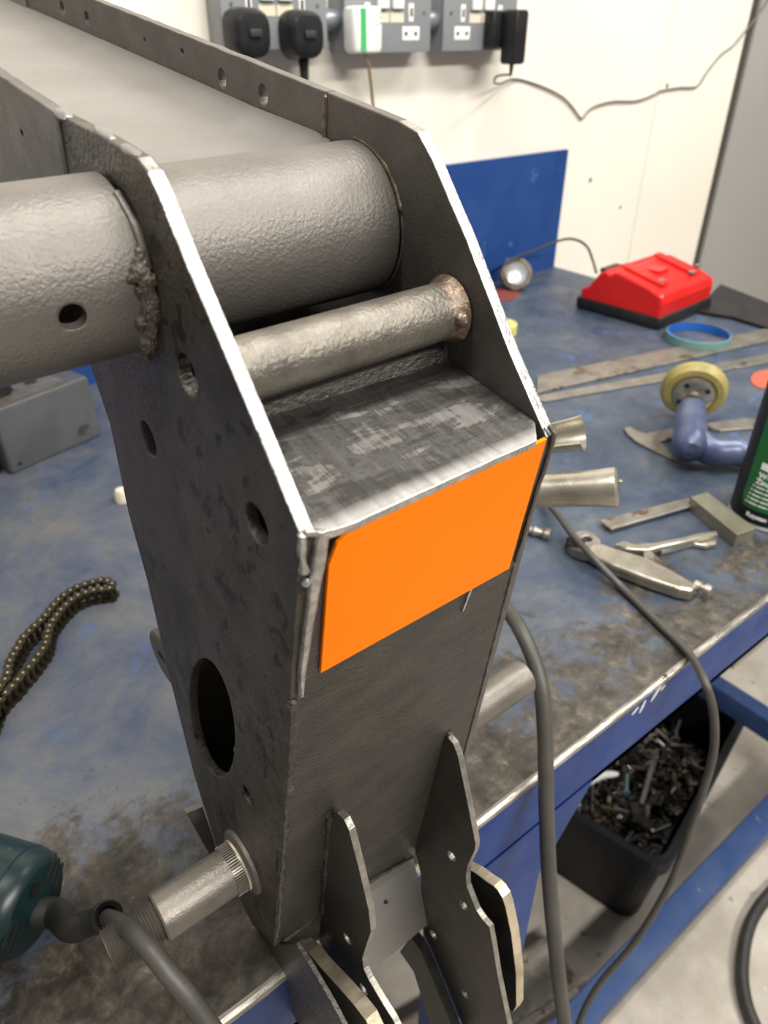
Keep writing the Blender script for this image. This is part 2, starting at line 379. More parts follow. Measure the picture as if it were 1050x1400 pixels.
# ------------------------------------------------------------------ workbench
YF = .168; YB = .9366; XR = 1.160; XL = -1.0
def world_bench():
    b = empty('workbench', (.5, .5, FL)); off = V((-.5, -.5, -FL))
    tag(b, 'blue steel workbench with a worn paint top and bare front edge', 'workbench')
    def T(p): return V(p) + off
    g = G().box((XL, YF + .003, -.005), (XR, YB, 0)); o = g.build('bench_top', benchm, b); o.location = off
    g = G(); n = 160
    pts = []
    for i in range(n + 1):
        x = XL + (XR - XL) * i / n; pts.append((x, YF + .001 + .0007 * noise.noise(V((x * 30, 0, 0))), -.0016))
    g.sweep(pts, .0030, 8); o = g.build('bare_edge', edgebench, b); o.location = off
    g = G().box((XL, YF, -.062), (XR, YF + .006, -.0035)); g.box((XL, YF, -.062), (XR, YF + .04, -.056)); o = g.build('front_apron', bluep, b); o.location = off
    g = G().box((XR - .006, YF + .007, -.058), (XR, YB, -.0052)); o = g.build('end_apron', bluep, b); o.location = off
    g = G().box((XL, YB, -.062), (XR, YB + .012, .0)).box((XL, YB + .002, 0), (1.157, YB + .010, .207)); o = g.build('upstand', bluedark, b); o.location = off
    for x0, x1, y0 in ((.205, .276, .1672), (1.085, 1.150, .1672), (.205, .276, .86), (1.085, 1.150, .86)):
        g = G().box((x0, y0, FL), (x1, y0 + .06, -.0052 if y0 > .5 else -.0630)); 
        if y0 < .5:
            g = G().box((x0, y0 + .0, FL), (x1, y0 + .045, -.0585)); g.prism([(x1, -.0585), (x1 + .0, -.13), (x1 + .045, -.0585)], y0, y0 + .005, lambda a, b_, c: V((a, c, b_))); 
        o = g.build('leg', bluep, b); o.location = off
    g = G().box((.277, YF, -.742), (1.084, YF + .038, -.702), bev=.004); o = g.build('front_rail', bluedull, b); o.location = off
    a = BZ(976, 929, -.56); g = G().box((.955, .20, -.560), (.985, .86, -.520), bev=.003); 
    o = g.build('side_brace', bluedull, b); o.location = off
    # scratched off paint on the apron
    for (u, v, w_, h_, r) in ((885, 945, .004, .0016, .3), (897, 947, .008, .0018, .9), (878, 966, .006, .0016, 1.2), (868, 972, .004, .0012, .5), (906, 940, .003, .0014, .4)):
        p = BY(u, v, YF)
        g = G(); g.prism([(q[0] * 1, q[1]) for q in circ(0, 0, w_, 9, h_, r)], 0, .0004, lambda a_, b_, c: V((p.x + a_, YF - c, p.z + b_)) + off)
        g.build('paint_chip', whitep, b)
    return b
bench = world_bench()

# ================================================================== THE STEEL PART
part = empty('steel_fabrication', P0, mat3=M)
tag(part, 'fabricated steel arm end with cross tubes and orange panel, standing over the bench front edge', 'steel part')
TL = lambda a, b, c: V((lx(b) + .002 + c, a, b))           # c from -.002 (outer) to +.002
TR = lambda a, b, c: V((rx(b) + .002 + c, a, b))
# ---- left side plate
outl = [(0, .0055), (0, .130), (0, .2565), (.0286, .2806), (.0522, .2996), (.0652, .3112), (.0700, .3145), (.0760, .3158), (.0939, .3152), (.1282, .3120),
        (.1290, .262), (.1369, .2317), (.1235, .2117), (.1172, .1744), (.1062, .1472), (.0915, .0898), (.0758, .0377), (.0525, -.0054), (.0197, -.0205)]
def subdiv(P, step=.006, amp=0, seed=0, rng=None):
    out = []
    for i, a in enumerate(P):
        b = P[(i + 1) % len(P)]; L = math.hypot(b[0] - a[0], b[1] - a[1]); k = max(1, int(L / step))
        for j in range(k):
            t_ = j / k; x = a[0] + (b[0] - a[0]) * t_; y = a[1] + (b[1] - a[1]) * t_
            q = noise.noise_vector(V((x * 120 + seed, y * 120, 0))) * amp; out.append((x + q.x, y + q.y))
    return out
hL = [circ(.0557, .2686, .0058, 24), circ(.0879, .2279, .0060, 24), circ(.0198, .2446, .0058, 24),
      circ(.0535, .1120, .0180, 40, .0440, .20), circ(.0245, .0990, .0045, 20)]
plate('side_plate', subdiv(outl, .005, .00016), hL, .004, TL, [leftm, polish], part, .0005,
      lambda a, b: (b > .255 and a < .073 and b > .2565 + .83 * a - .006))
# ---- right side plate, with holes of the boom web behind it
outr = [(0, -.02), (0, .2525), (.0049, .2569), (.019, .2695), (.0429, .2945), (.0614, .3115), (.068, .3163), (.0768, .3169), (.1135, .3159),
        (.1290, .262), (.1369, .2317), (.1172, .1744), (.1062, .1472), (.0915, .0898), (.0758, .0377), (.0525, -.0054), (.0197, -.0205)]
plate('side_plate', subdiv(outr, .005, .00016, 3), [], .004, TR, [blast, polish], part, .0005, lambda a, b: b > .25 and a < .073 and b > .2465 + .85 * a)
# ---- boom behind: right web, left web, floor
webr = [(.1143, .3157), (.2145, .3129), (.3057, .3100), (.412, .3090), (.412, .262), (.1295, .262), (.1143, .275)]
holes = [circ(.184, .3043, .0031, 16, .0033), circ(.1536, .3057, .0032, 16, .0034), circ(.3204, .3003, .003, 14), circ(.3545, .2990, .003, 14), circ(.217, .3067, .0012, 10), circ(.2533, .3040, .0009, 10)]
TRB = lambda a, b, c: V((rx(.31) + .002 + c, a, b))
TLB = lambda a, b, c: V((lx(.31) + .002 + c, a, b))
plate('boom_web', subdiv(webr, .006, .0004), holes, .004, TRB, [blast], part, .0004)
webf = [(.413, .3090), (.80, .306), (.80, .255), (.413, .262)]
plate('boom_web', webf, [], .004, lambda a, b, c: V((rx(.31) + .001 + c, a, b)), [boomm], part, .0004)
webl = [(.1284, .3120), (.1528, .3112), (.181, .3100), (.40, .3080), (.80, .305), (.80, .250), (.181, .262), (.1295, .262)]
plate('boom_web', subdiv(webl, .006, .0004), [circ(.1700, .2960, .0012, 10)], .004, TLB, [blast], part, .0005)
g = G(); A = lx(.31) + .0042; Bx = rx(.31) - .0002
nn = 14; vs = []; prof = []
for (y, z) in ((.1105, .2985), (.12, .2990), (.16, .2965), (.20, .2950), (.285, .2915), (.412, .2860), (.80, .270)):
    row = []
    for k in range(nn + 1):
        t_ = k / nn; x = A + (Bx - A) * t_; zz = z + .0040 * max(0, (t_ - .80) / .20) ** 2 + .004 * max(0, (.15 - t_) / .15) ** 2
        row.append((x, y, zz))
    prof.append(row)
up = [p for r_ in prof for p in r_]; lowr = [(p[0], p[1], p[2] - .003) for p in up]
fs = []
NR = len(prof); w_ = nn + 1
for i in range(NR - 1):
    for k in range(nn): fs.append((i * w_ + k, i * w_ + k + 1, (i + 1) * w_ + k + 1, (i + 1) * w_ + k))
fs2 = [tuple(i + NR * w_ for i in reversed(f)) for f in fs]
g.add(up + lowr, fs + fs2, 0, True); g.build('boom_floor', boomm, part, fix=False)
# weld seams where the boom webs meet the side plates
g = G(); bead(g, [(rx(.31) - .0002, .1143, .3150), (rx(.30) - .0002, .1145, .301)], .0011, .3); g.build('weld_bead', rustm, part)
g = G(); bead(g, [(lx(.31) - .0002, .1283, .3125), (lx(.30) - .0002, .1286, .300), (lx(.28) - .0002, .1288, .280)], .0009, .3)
blob(g, (lx(.31) + .0012, .1268, .3120), .0030, seed=2, amp=.2, sq=(.7, 1.6, .5)); blob(g, (lx(.31) + .0015, .098, .3150), .0018, seed=5, sq=(.9, 3.5, .5)); blob(g, (lx(.31) + .0015, .082, .3155), .0020, seed=8, sq=(.9, 2.6, .5)); g.build('weld_bead', boomm, part)
# ---- big cross tube: two lengths, either side of the left plate
YC, ZC, RC = .095, .2825, .0238
def hollow(g, y, z, r, x0, x1, th, n=72, holeat=None):
    g.lathe([(0, r), (x1 - x0, r), (x1 - x0, r - th), (0, r - th)], (x0, y, z), (1, 0, 0), n, up=(0, 0, 1), closed=True)
def drilled(g, y, z, r, x0, x1, hx, ha, hr, th, n=96):
    """tube from x0 to x1 with a round hole at (hx, angle ha from +z)"""
    m_ = 9; hw = hr * 1.9; aw = hw / r
    # grid everywhere but a square patch round the hole
    def P(x, a, rr): return V((x, y + rr * math.sin(a), z + rr * math.cos(a)))
    xs = [x0, hx - hw] + [hx + hw, x1]
    def strip(xa, xb, a0, a1, k):
        vs = []; fs = []
        for i in range(k + 1):
            a = a0 + (a1 - a0) * i / k; vs += [P(xa, a, r), P(xb, a, r)]
        for i in range(k): fs.append((2 * i, 2 * i + 1, 2 * i + 3, 2 * i + 2))
        g.add(vs, fs, 0, True)
    a0, a1 = ha - aw, ha + aw
    strip(x0, hx - hw, a0, a1, 8); strip(hx + hw, x1, a0, a1, 8); strip(x0, x1, a1, a0 + 2 * PI, 80)
    K = 32; vs = []
    sq = []
    for k in range(K):
        t_ = k / K * 4; sdx = int(t_); f_ = t_ - sdx
        sq.append([(-1 + 2 * f_, -1), (1, -1 + 2 * f_), (1 - 2 * f_, 1), (-1, 1 - 2 * f_)][sdx])
    NRG = 5
    for j in range(NRG + 1):
        t_ = j / NRG
        for (sx, sy) in sq:
            a = math.atan2(sy, sx); X0, A0 = hx + sx * hw, ha + sy * aw; X1, A1 = hx + math.cos(a) * hr, ha + math.sin(a) * hr / r
            vs.append(P(X0 + (X1 - X0) * t_, A0 + (A1 - A0) * t_, r))
    for (sx, sy) in sq:
        a = math.atan2(sy, sx); vs.append(P(hx + math.cos(a) * hr, ha + math.sin(a) * hr / r, r - th))
    fs = [(j * K + k, j * K + (k + 1) % K, (j + 1) * K + (k + 1) % K, (j + 1) * K + k) for j in range(NRG) for k in range(K)]
    g.add(vs, fs, 0, True); kk = len(g.v) - len(vs)
    for k in range(K): g.f.append((kk + NRG * K + k, kk + NRG * K + (k + 1) % K, kk + (NRG + 1) * K + (k + 1) % K, kk + (NRG + 1) * K + k)); g.m.append(0); g.sm.append(False)
    g.lathe([(0, r), (0, r - th)], (x0, y, z), (1, 0, 0), 88, up=(0, 0, 1))
g = G(); drilled(g, YC, ZC, RC, -.16, .0092, -.0117, -PI / 2 + .02, .0034, .003)
g.build('cross_tube', tubem, part, fix=False)
g = G(); g.lathe([(0, 0), (0, .0207), (.002, .0207), (.002, 0)], (-.060, YC, ZC), (1, 0, 0), 40); g.build('tube_light_stop', darkm, part)  # black disc added to keep light out of the tube, so its hole looks dark
g = G(); hollow(g, YC, ZC, .0236, .0145, .0905, .003, 96); g.build('cross_tube', tubem, part)
# welds round the tube ends
g = G()
def ringpts(x, y, z, r, a0, a1, k=40): return [(x, y + r * math.sin(a0 + (a1 - a0) * i / k), z + r * math.cos(a0 + (a1 - a0) * i / k)) for i in range(k + 1)]
bead(g, ringpts(.0093, YC, ZC, RC + .0002, .35 * -1, -1.25), .0011, .25, 8)
g.build('weld_bead', tubem, part)
g = G(); bead(g, ringpts(.0086, YC, ZC, RC + .0003, -1.0, -2.75, 60), .0014, .5, 10)
def on_ring(a, dr=0): return (YC + (RC + dr) * math.sin(a), ZC + (RC + dr) * math.cos(a))
for k, (a, x, r_, sq) in enumerate(((-1.22, .0068, .0026, (.9, 1, 1.1)), (-1.32, .0078, .0028, (.9, 1, 1)), (-1.42, .0070, .0024, (1, .8, 1.1)), (-1.28, .0052, .0016, (1.2, .8, .8)), (-1.66, .0076, .0030, (.8, .55, 1.8)), (-1.76, .0058, .0020, (1.2, .6, 1.0)), (-1.88, .0078, .0024, (.8, .5, 1.6)), (-2.12, .0072, .0032, (.9, .6, 1.2)), (-2.2, .0078, .0026, (.9, .7, 1.0)), (-2.5, .0082, .0018, (.7, .9, 1.6)))):
    y_, z_ = on_ring(a, .0004); blob(g, (x, y_, z_), r_, seed=k * 3.1, amp=.45, sq=sq)
g.build('weld_bead', weldm, part)
g = G(); bead(g, ringpts(.0912, YC, ZC, .0242, .15, -1.15, 60), .0008, .3, 8); g.build('weld_bead', rustm, part)
g = G(); bead(g, ringpts(.0915, YC, ZC, .0240, -1.2, -2.4, 60), .0005, .3, 8); g.build('weld_bead', blast, part)
# ---- small cross tube
YS, ZS, RS = .0462, .2720, .0086
g = G(); g.lathe([(0, 0), (0, RS), (.0765, RS)], (.0135, YS, ZS), (1, 0, 0), 56); ob = g.build('small_cross_tube', smallm, part)
g = G()
g.lathe([(.0, RS), (.0015, RS * 1.03), (.0035, RS * 1.1), (.0048, RS * 1.22), (.0052, RS)], (.0862, YS, ZS), (1, 0, 0), 40); blob(g, (.0885, YS - .0088, ZS + .0015), .0024, seed=1); bump_me = g.build('weld_collar', rustm, part)
g = G(); bead(g, ringpts(.0142, YS, ZS, RS + .0002, -2.6, .4, 40), .0011, .5, 8); g.build('weld_bead', goldm, part)
# ---- shelf and the wall behind it
zt = .2553
shp = [(.0118, .0035), (.0125, -.0008), (.0232, -.0022), (.0262, -.0020), (.0860, -.0018), (.0905, .0030), (.0925, .0052), (.0927, .0440), (.0135, .0462)]
plate('shelf', subdiv(shp, .004, .00022), [], .0026, lambda a, b, c: V((a, b, zt - .0013 + c)), [shelfm, polish], part, .0004, lambda a, b: b < .004)
g = G()
vs = []; K = 8
for k in range(K + 1):
    t_ = k / K; y = .0440 + .0030 * math.sin(t_ * PI / 2) ; z = zt - .0012 + .011 * t_ + (.002 * t_); vs += [(.0135, y + .0016, z), (.0926, y - .0004, z)]
fs = [(2 * k, 2 * k + 1, 2 * k + 3, 2 * k + 2) for k in range(K)]
g.add(vs + [(p[0], p[1] + .003, p[2]) for p in vs], fs + [tuple(i + 2 * (K + 1) for i in reversed(f)) for f in fs], 0, True)
g.build('back_wall', facem, part, fix=False)
# ---- front face
face = [(lx(0), .0), (lx(.13), .13), (lx(.225) + .001, .225), (.0105, .2420), (.0165, .2440), (.0230, .2524), (.0905, .2515), (rx(.2) , .20), (rx(.1), .10), (rx(0), -.0222)]
plate('front_face', face, [], .003, lambda a, b, c: V((a, .0015 + c, b)), [facem, polish], part, .0004, lambda a, b: b > .244)
g = G().box((.012, .0035, .2405), (.091, .012, .2515)); g.build('notch_shade_block', darkm, part)  # near-black block in place of the shade inside the box, behind the notch
op = [(.0155, .1995), (.0915, .1990), (.0912, .2535), (.0225, .2525), (.0185, .2500), (.0163, .2435)]
o = plate('orange_panel', op, [], .0012, lambda a, b, c: V((a, -.0008 + c, b)), [orange, polish], part, .0002, lambda a, b: b < .2); o['label'] = 'vivid orange flat panel under the shelf'
# ground weld strip down the left corner
ws = [(.0095, .2570), (.0122, .2560), (.0140, .2545), (.0163, .2552), (.0160, .2500), (.0138, .2370), (.0092, .1930), (.0080, .1935), (.0085, .2150), (.0100, .2350), (.0112, .2440)]
g = G(); ws2 = [(.0126, .2568), (.0160, .2550), (.0150, .2450), (.0132, .2330), (.0092, .1930), (.0080, .1935), (.0088, .2150), (.0104, .2350), (.0110, .2460)]
o = plate('ground_weld_strip', subdiv(ws2, .003, .0004), [], .003, lambda a, b, c: V((a, -.0008 + c, b)), [polish, polish], part, .0010)
g = G(); bead(g, [(lx(.257) + .0005, .0002, .2570), (lx(.25) + .0003, -.0006, .2510), (lx(.244) + .0012, -.0010, .2450)], .0011, .5); bead(g, [(lx(.257) + .0005, -.0002, .2575), (.0135, -.0012, .2560), (.0165, -.0010, .2555)], .0008, .4)
blob(g, (.0100, -.0006, .2405), .0013, seed=4); g.build('weld_bead', polish, part)
# right corner weld and tear
g = G(); bead(g, [(rx(.255) + .0008, .0010, .2560), (.0945, -.0010, .2540), (.0955, -.0008, .2500), (.0950, -.0006, .2350), (.0952, -.0006, .215), (.0955, -.0004, .1990)], .0007, .4, 8); g.build('weld_bead', blast, part)
g = G(); g.prism([(.0743, .1990), (.0755, .1990), (.0738, .1885), (.0730, .1880)], -.0008, .0006, lambda a, b, c: V((a, c, b))); g.build('ground_notch', polish, part)
# long weld beads down the front corners
g = G(); bead(g, [(lx(z_) + .0012, -.0002, z_) for z_ in (.192, .15, .10, .05, .012)], .0014, .45, 8); g.build('weld_bead', facem, part)
g = G(); bead(g, [(rx(z_) + .0005, .0002, z_) for z_ in (.197, .15, .10, .03)], .0006, .4, 8); g.build('weld_bead', facem, part)
# ---- back plate closing the box
bk = [(.131, .236), (.1155, .2100), (.1125, .1744), (.1015, .1472), (.0870, .0898), (.0710, .0377), (.0480, -.0034), (.0170, -.0165), (.002, -.006)]
g = G()
for (a, b) in zip(bk, bk[1:]):
    n_ = V((0, b[1] - a[1], a[0] - b[0])).normalized() * .0025
    vs = [(lx(a[1]) + .0045, a[0], a[1]), (rx(a[1]) - .0005, a[0], a[1]), (rx(b[1]) - .0005, b[0], b[1]), (lx(b[1]) + .0045, b[0], b[1])]
    vs = vs + [tuple(V(p) - n_) for p in vs]
    g.add(vs, [(0, 1, 2, 3), (7, 6, 5, 4), (0, 4, 5, 1), (1, 5, 6, 2), (2, 6, 7, 3), (3, 7, 4, 0)])
g.build('back_plate', dullm, part)
g = G(); bead(g, [(.012, .055, .078), (.03, .056, .080), (.06, .056, .080)], .0016, .5); bead(g, [(.012, .052, .071), (.04, .050, .070)], .0012, .5); g.build('weld_bead', boomm, part)
# round boss at the back edge
g = G(); q = LP(224, 908); g.lathe([(0, .0045), (0, .0125), (.0008, .0135), (.016, .0135)], (lx(q[1]) + .0005, q[0] + .0030, q[1]), (1, 0, 0), 36); g.lathe([(0, .0045), (.010, .0040), (.010, .0)], (lx(q[1]) + .0005, q[0] + .0030, q[1]), (1, 0, 0), 30)
g.build('boss', tubem, part)
# rear lug
ql = [FP(255, 1112, .075), FP(277, 1103, .075), FP(306, 1190, .075), FP(292, 1178, .075)]
g = G(); g.prism(ql, 0, .003, lambda a, b, c: V((a, .075 + c, b))); g.build('rear_lug', boomm, part)
# ---- hook plates under the face
A_px = [(452, 1114), (460, 1111), (470, 1121), (477, 1136), (491, 1190), (504, 1245), (507, 1274), (500, 1295), (495, 1311), (497, 1325), (504, 1340), (522, 1371), (536, 1393), (552, 1425), (575, 1470), (500, 1420), (480, 1360), (462, 1325), (445, 1300), (431, 1287), (421, 1264), (431, 1214)]
xa = .0235; fa = [XP(u, v, xa) for u, v in A_px]
fa = [(min(p[0], -.0002), p[1]) for p in fa]
hA = [circ(*XP(474.5, 1284, xa), .0028, 16, .0034, .2), circ(*XP(497, 1353, xa), .0028, 16, .0034, .2)]
plate('hook_plate', fa, hA, .0030, lambda a, b, c: V((xa + .0015 + c, a, b)), [dullm, edgem], part, .0003)
B_px = [(607, 1009), (612, 1008), (620, 1018), (626, 1034), (641, 1107), (650, 1154), (649, 1163), (640, 1182), (637, 1195), (638, 1212), (651, 1245), (660, 1258), (669, 1268), (674, 1295), (680, 1333), (694, 1400), (706, 1450), (665, 1470), (631, 1400), (610, 1347), (578, 1272), (575, 1195), (566, 1160), (580, 1100)]
xb = .0830; fb = [XP(u, v, xb) for u, v in B_px]; fb = [(min(p[0], -.0002) if k > 20 or k < 2 else p[0], p[1]) for k, p in enumerate(fb)]
hB = [circ(*XP(617, 1171, xb), .0026, 16, .0036, .2), circ(*XP(634, 1239, xb), .0026, 16, .0036, .2), circ(*XP(592, 1278, xb), .0026, 16, .0036, .2), circ(*XP(636, 1360, xb), .0026, 16, .0036, .2)]
plate('hook_plate', fb, hB, .0030, lambda a, b, c: V((xb + .0015 + c, a, b)), [dullm, edgem], part, .0003)
g = G(); bead(g, [(xa + .0005, -.0004, z_) for z_ in (.1000, .08, .05, .02, -.0)], .0016, .35, 8); blob(g, (xa + .001, -.001, .1005), .0026, seed=3, amp=.6); g.build('weld_bead', facem, part)
g = G(); blob(g, (xb + .0022, -.0006, .0995), .0016, seed=6, amp=.6); g.build('weld_bead', weldm, part)
# thick bronze-edged jaw plates
C_px = [(636, 1168), (644, 1176), (660, 1184), (675, 1195), (686, 1202), (692, 1208), (698, 1218), (702, 1230), (710, 1268), (716, 1321), (716, 1366), (712, 1373), (700, 1374), (680, 1340), (640, 1260)]
xc = .0985; fc = [XP(u, v, xc) for u, v in C_px]
plate('jaw_plate', fc, [], .0055, lambda a, b, c: V((xc - .00275 + c, a, b)), [darkst, goldm], part, .0004, None)['label'] = 'dark jaw plate with bronze edge'
g = G()
def ribbon(g, px, zs, wid, th, m=0):
    """curved flat bar through pixel/height points, width along x"""
    P = [MT @ (BZ(u, v, z) - P0) for (u, v), z in zip(px, zs)]; P = smooth_path(P, 6)
    vs = []
    for i, p in enumerate(P):
        d = (P[min(i + 1, len(P) - 1)] - P[max(i - 1, 0)]).normalized(); n_ = d.cross(V((1, 0, 0))).normalized()
        X_ = V((1, 0, 0)) * wid / 2
        vs += [p - X_ + n_ * th / 2, p + X_ + n_ * th / 2, p + X_ - n_ * th / 2, p - X_ - n_ * th / 2]
    fs = [(0, 1, 2, 3), tuple(len(vs) - 4 + k for k in (3, 2, 1, 0))]
    for i in range(len(P) - 1):
        for k in range(4): fs.append((4 * i + k, 4 * i + (k + 1) % 4, 4 * i + 4 + (k + 1) % 4, 4 * i + 4 + k))
    g.add(vs, fs, m)
# left jaw plate seen edge on, curling down towards the camera side
D_px = [(402, 1288), (425, 1281), (436, 1290), (455, 1312), (480, 1338), (500, 1360), (516, 1380), (530, 1410), (540, 1450), (500, 1480), (470, 1430), (440, 1370), (420, 1335), (400, 1312)]
xd = .0165; fd = [XP(u, v, xd) for u, v in D_px]
plate('jaw_plate', fd, [], .0062, lambda a, b, c: V((xd - .0031 + c, a, b)), [dullm, goldm], part, .0004)['label'] = 'jaw plate with bronze edge beside the left hook plate'
E_px = [(378, 1292), (402, 1292), (420, 1320), (450, 1372), (470, 1410), (475, 1460), (430, 1450), (400, 1390), (376, 1345), (345, 1268), (352, 1266)]
xe = .0010; fe = [XP(u, v, xe) for u, v in E_px]
plate('foot_plate', fe, [], .0022, lambda a, b, c: V((xe + .0018 + c, a, b)), [facem], part, .0004)
# strip behind hook plate B
g = G(); 
I_px = [(556, 1293), (572, 1272), (585, 1290), (610, 1350), (634, 1410), (610, 1430), (590, 1370), (575, 1320)]
xi = .0790; fi = [XP(u, v, xi) for u, v in I_px]
plate('jaw_plate', fi, [], .0055, lambda a, b, c: V((xi - .00275 + c, a, b)), [darkst, darkst], part, .0004)
# folded light plate between the hook plates
g = G()
lp = [(-.0004, -.0085), (-.0020, -.0150), (-.0100, -.038), (-.0220, -.069)]
vs = []
for (y, z) in lp:
    vs += [(xa + .003, y, z + .012 if z > -.01 else z), (xb - .0002, y, z - .010 if z > -.02 else z)]
vs2 = [(p[0], p[1] + .0025, p[2] - .001) for p in vs]
fs = [(2 * k, 2 * k + 1, 2 * k + 3, 2 * k + 2) for k in range(3)]
g.add(vs + vs2, fs + [tuple(i + 8 for i in reversed(f)) for f in fs]); ob = g.build('folded_plate', boomm, part, fix=False)
g = G(); g.lathe([(0, 0), (0, .0011), (.0008, .0009), (.0008, 0)], (.060, -.0078, -.030), (0, -1, .3), 10); g.build('drilled_mark', darkm, part)
g = G(); bead(g, [(xa + .006, -.0008, .0035), (.05, -.0010, -.0068), (xb - .001, -.0010, -.0185)], .0008, .3); g.build('weld_bead', facem, part)
# ---- threaded cross shaft and boss (level, parallel to the bench edge)
SY, SZ = .1848, .080
def SW(x, y=0, z=0): return MT @ (V((x, SY + y, SZ + z)) - P0)
sx = MT @ V((1, 0, 0))
g = G()
pr = [(0, 0), (0, .0080)]
nth = 17; L_th = .0215
for k in range(nth):
    a = L_th * k / nth; pr += [(a + .0001, .0080), (a + .0006, .0092)]
pr += [(L_th, .0080), (L_th, .0098), (L_th + .0008, .0105), (.0535, .0105), (.0535, .0), ]
g.lathe(pr, SW(.0035), sx, 44); g.build('shaft', shaftm, part)
g = G(); nk = 60
for k in range(nk):
    a = 2 * PI * k / nk
    c0 = SW(.0572, .0108 * math.sin(a), .0108 * math.cos(a)); r_ = (MT @ V((0, math.sin(a), math.cos(a)))); t_ = sx.cross(r_)
    q = [c0 + r_ * .0006 + t_ * .0003, c0 - r_ * .0008 + t_ * .0005, c0 - r_ * .0008 - t_ * .0005, c0 + r_ * .0006 - t_ * .0003]
    g.add(q + [p + sx * .0045 for p in q], [(0, 1, 2, 3), (7, 6, 5, 4), (0, 4, 5, 1), (1, 5, 6, 2), (2, 6, 7, 3), (3, 7, 4, 0)])
g.lathe([(0, 0), (0, .0103), (.005, .0103), (.005, 0)], SW(.0570), sx, 44)
g.build('knurled_ring', steel, part)
g = G(); g.lathe([(0, 0), (0, .0116), (.0008, .0119), (.0012, .0116), (.0012, 0)], SW(.0620), sx, 44); g.build('washer', goldm, part)
g = G(); g.lathe([(0, 0), (0, .0135), (.0010, .0152), (.0062, .0156), (.0070, 0)], SW(.0632), sx, 48); g.build('boss', tubem, part)
g = G(); g.lathe([(0, 0), (0, .0105), (.0800, .0105), (.0808, .0098), (.0812, 0)], SW(.1650), sx, 44); g.build('shaft', shaftm, part)

# ================================================================== GRIP CLAMPS AND FITTINGS BEHIND
def Q(u, v, d): return CAM + ray(u, v) * d
# locking pliers holding the back of the part: two handles come out to the right
cl = empty('grip_clamp', Q(728, 640, .44)); tag(cl, 'nickel plated grip clamp with two channel handles sticking out right of the orange panel', 'clamp')
co = -cl.location
def channel(name, a, b, ra, rb, gap_dir, mat, th=.0012, open_deg=120, n=20, end=None):
    """trough shaped handle from a to b, open towards gap_dir"""
    a, b = V(a) + co, V(b) + co; d = (b - a).normalized(); gdir = V(gap_dir); gdir = (gdir - d * gdir.dot(d)).normalized(); w_ = d.cross(gdir)
    g = G(); K = 14; vs = []
    h = math.radians(open_deg) / 2
    for side in (0, 1):
        for i in range(K + 1):
            t_ = i / K; r_ = (ra + (rb - ra) * t_ ** 3) - side * th; p = a.lerp(b, t_)
            for k in range(n + 1):
                an = h + (2 * PI - 2 * h) * k / n
                vs.append(p + (gdir * math.cos(an) + w_ * math.sin(an)) * r_)
    m_ = (K + 1) * (n + 1); fs = []
    for i in range(K):
        for k in range(n):
            q = (i * (n + 1) + k, i * (n + 1) + k + 1, (i + 1) * (n + 1) + k + 1, (i + 1) * (n + 1) + k)
            fs += [q, tuple(j + m_ for j in reversed(q))]
    for i in range(K):
        for k in (0, n):
            fs.append((i * (n + 1) + k, (i + 1) * (n + 1) + k, (i + 1) * (n + 1) + k + m_, i * (n + 1) + k + m_))
    for i in (0, K):
        for k in range(n): fs.append((i * (n + 1) + k, i * (n + 1) + k + 1, i * (n + 1) + k + 1 + m_, i * (n + 1) + k + m_))
    g.add(vs, fs, 0, True); return g.build(name, mat, cl)
channel('handle', Q(650, 616, .46), Q(795, 589, .43), .0090, .0120, V((-.15, -.35, 1)), platem, open_deg=165)
a_, b_ = Q(640, 676, .44) + co, Q(845, 666, .41) + co; L_ = (b_ - a_).length
g = G(); g.lathe([(0, 0), (0, .0098), (L_ * .70, .0100), (L_ * .86, .0106), (L_ * .95, .0113), (L_ * .985, .0113), (L_ * 1.0, .0100), (L_ * 1.005, .0085), (L_ * .99, .0)], a_, b_ - a_, 40); g.build('handle', platem, cl)
g = G(); blob(g, Q(848, 658, .404) + co, .0014, amp=.4); g.build('weld_spot', steel, cl)
nf = empty('hose_nipple', BZ(715, 726, .006)); tag(nf, 'small ribbed steel hose nipple lying right of the steel part', 'fitting')
a, b = BZ(690, 716, .004) - nf.location, BZ(752, 732, .004) - nf.location
L_ = (b - a).length
g = G(); g.lathe([(0, 0), (0, .0045), (L_ * .35, .0045), (L_ * .38, .0062), (L_ * .48, .0062), (L_ * .5, .0040), (L_ * .62, .0040), (L_ * .66, .0056), (L_ * .72, .0040), (L_ * .84, .0040), (L_ * .88, .0058), (L_, .0058), (L_, .0028), (L_ * .9, .0026), (L_ * .9, 0)], a, b - a, 20); g.build('barbed_stem', steel, nf)

# ================================================================== CABLES
def cable(name, pts, r, mat, label, cat='cable', n=12, sm=10):
    g = G(); p = smooth_path(pts, sm); g.sweep(p, r, n); o = g.build(name, mat); tag(o, label, cat); return o
cable('cable', [Q(640, 800, .50), Q(688, 830, .47), Q(716, 870, .45), Q(738, 930, .44), Q(745, 1000, .44), Q(747, 1100, .445), Q(751, 1200, .455), Q(760, 1300, .47), Q(772, 1400, .49), Q(790, 1500, .52)], .0049, rubber, 'thick dark grey cable hanging straight down in front of the bench leg')
cable('cable', [BZ(690, 640, .004), BZ(725, 665, .004), BZ(756, 696, .010), BZ(780, 728, .0175), BZ(803, 754, .0185), BZ(828, 781, .011), BZ(853, 806, .0040), BZ(900, 852, .0035), BZ(935, 886, .0045), BZ(950, 905, .006), Q(966, 938, .505), Q(976, 980, .52), Q(975, 1030, .54), Q(960, 1085, .56), Q(938, 1150, .59), Q(915, 1210, .61), Q(870, 1285, .64), Q(820, 1345, .66), Q(795, 1390, .67), Q(780, 1450, .68)], .0031, rubber, 'thinner grey cable crossing the bench top and looping down over its front edge')
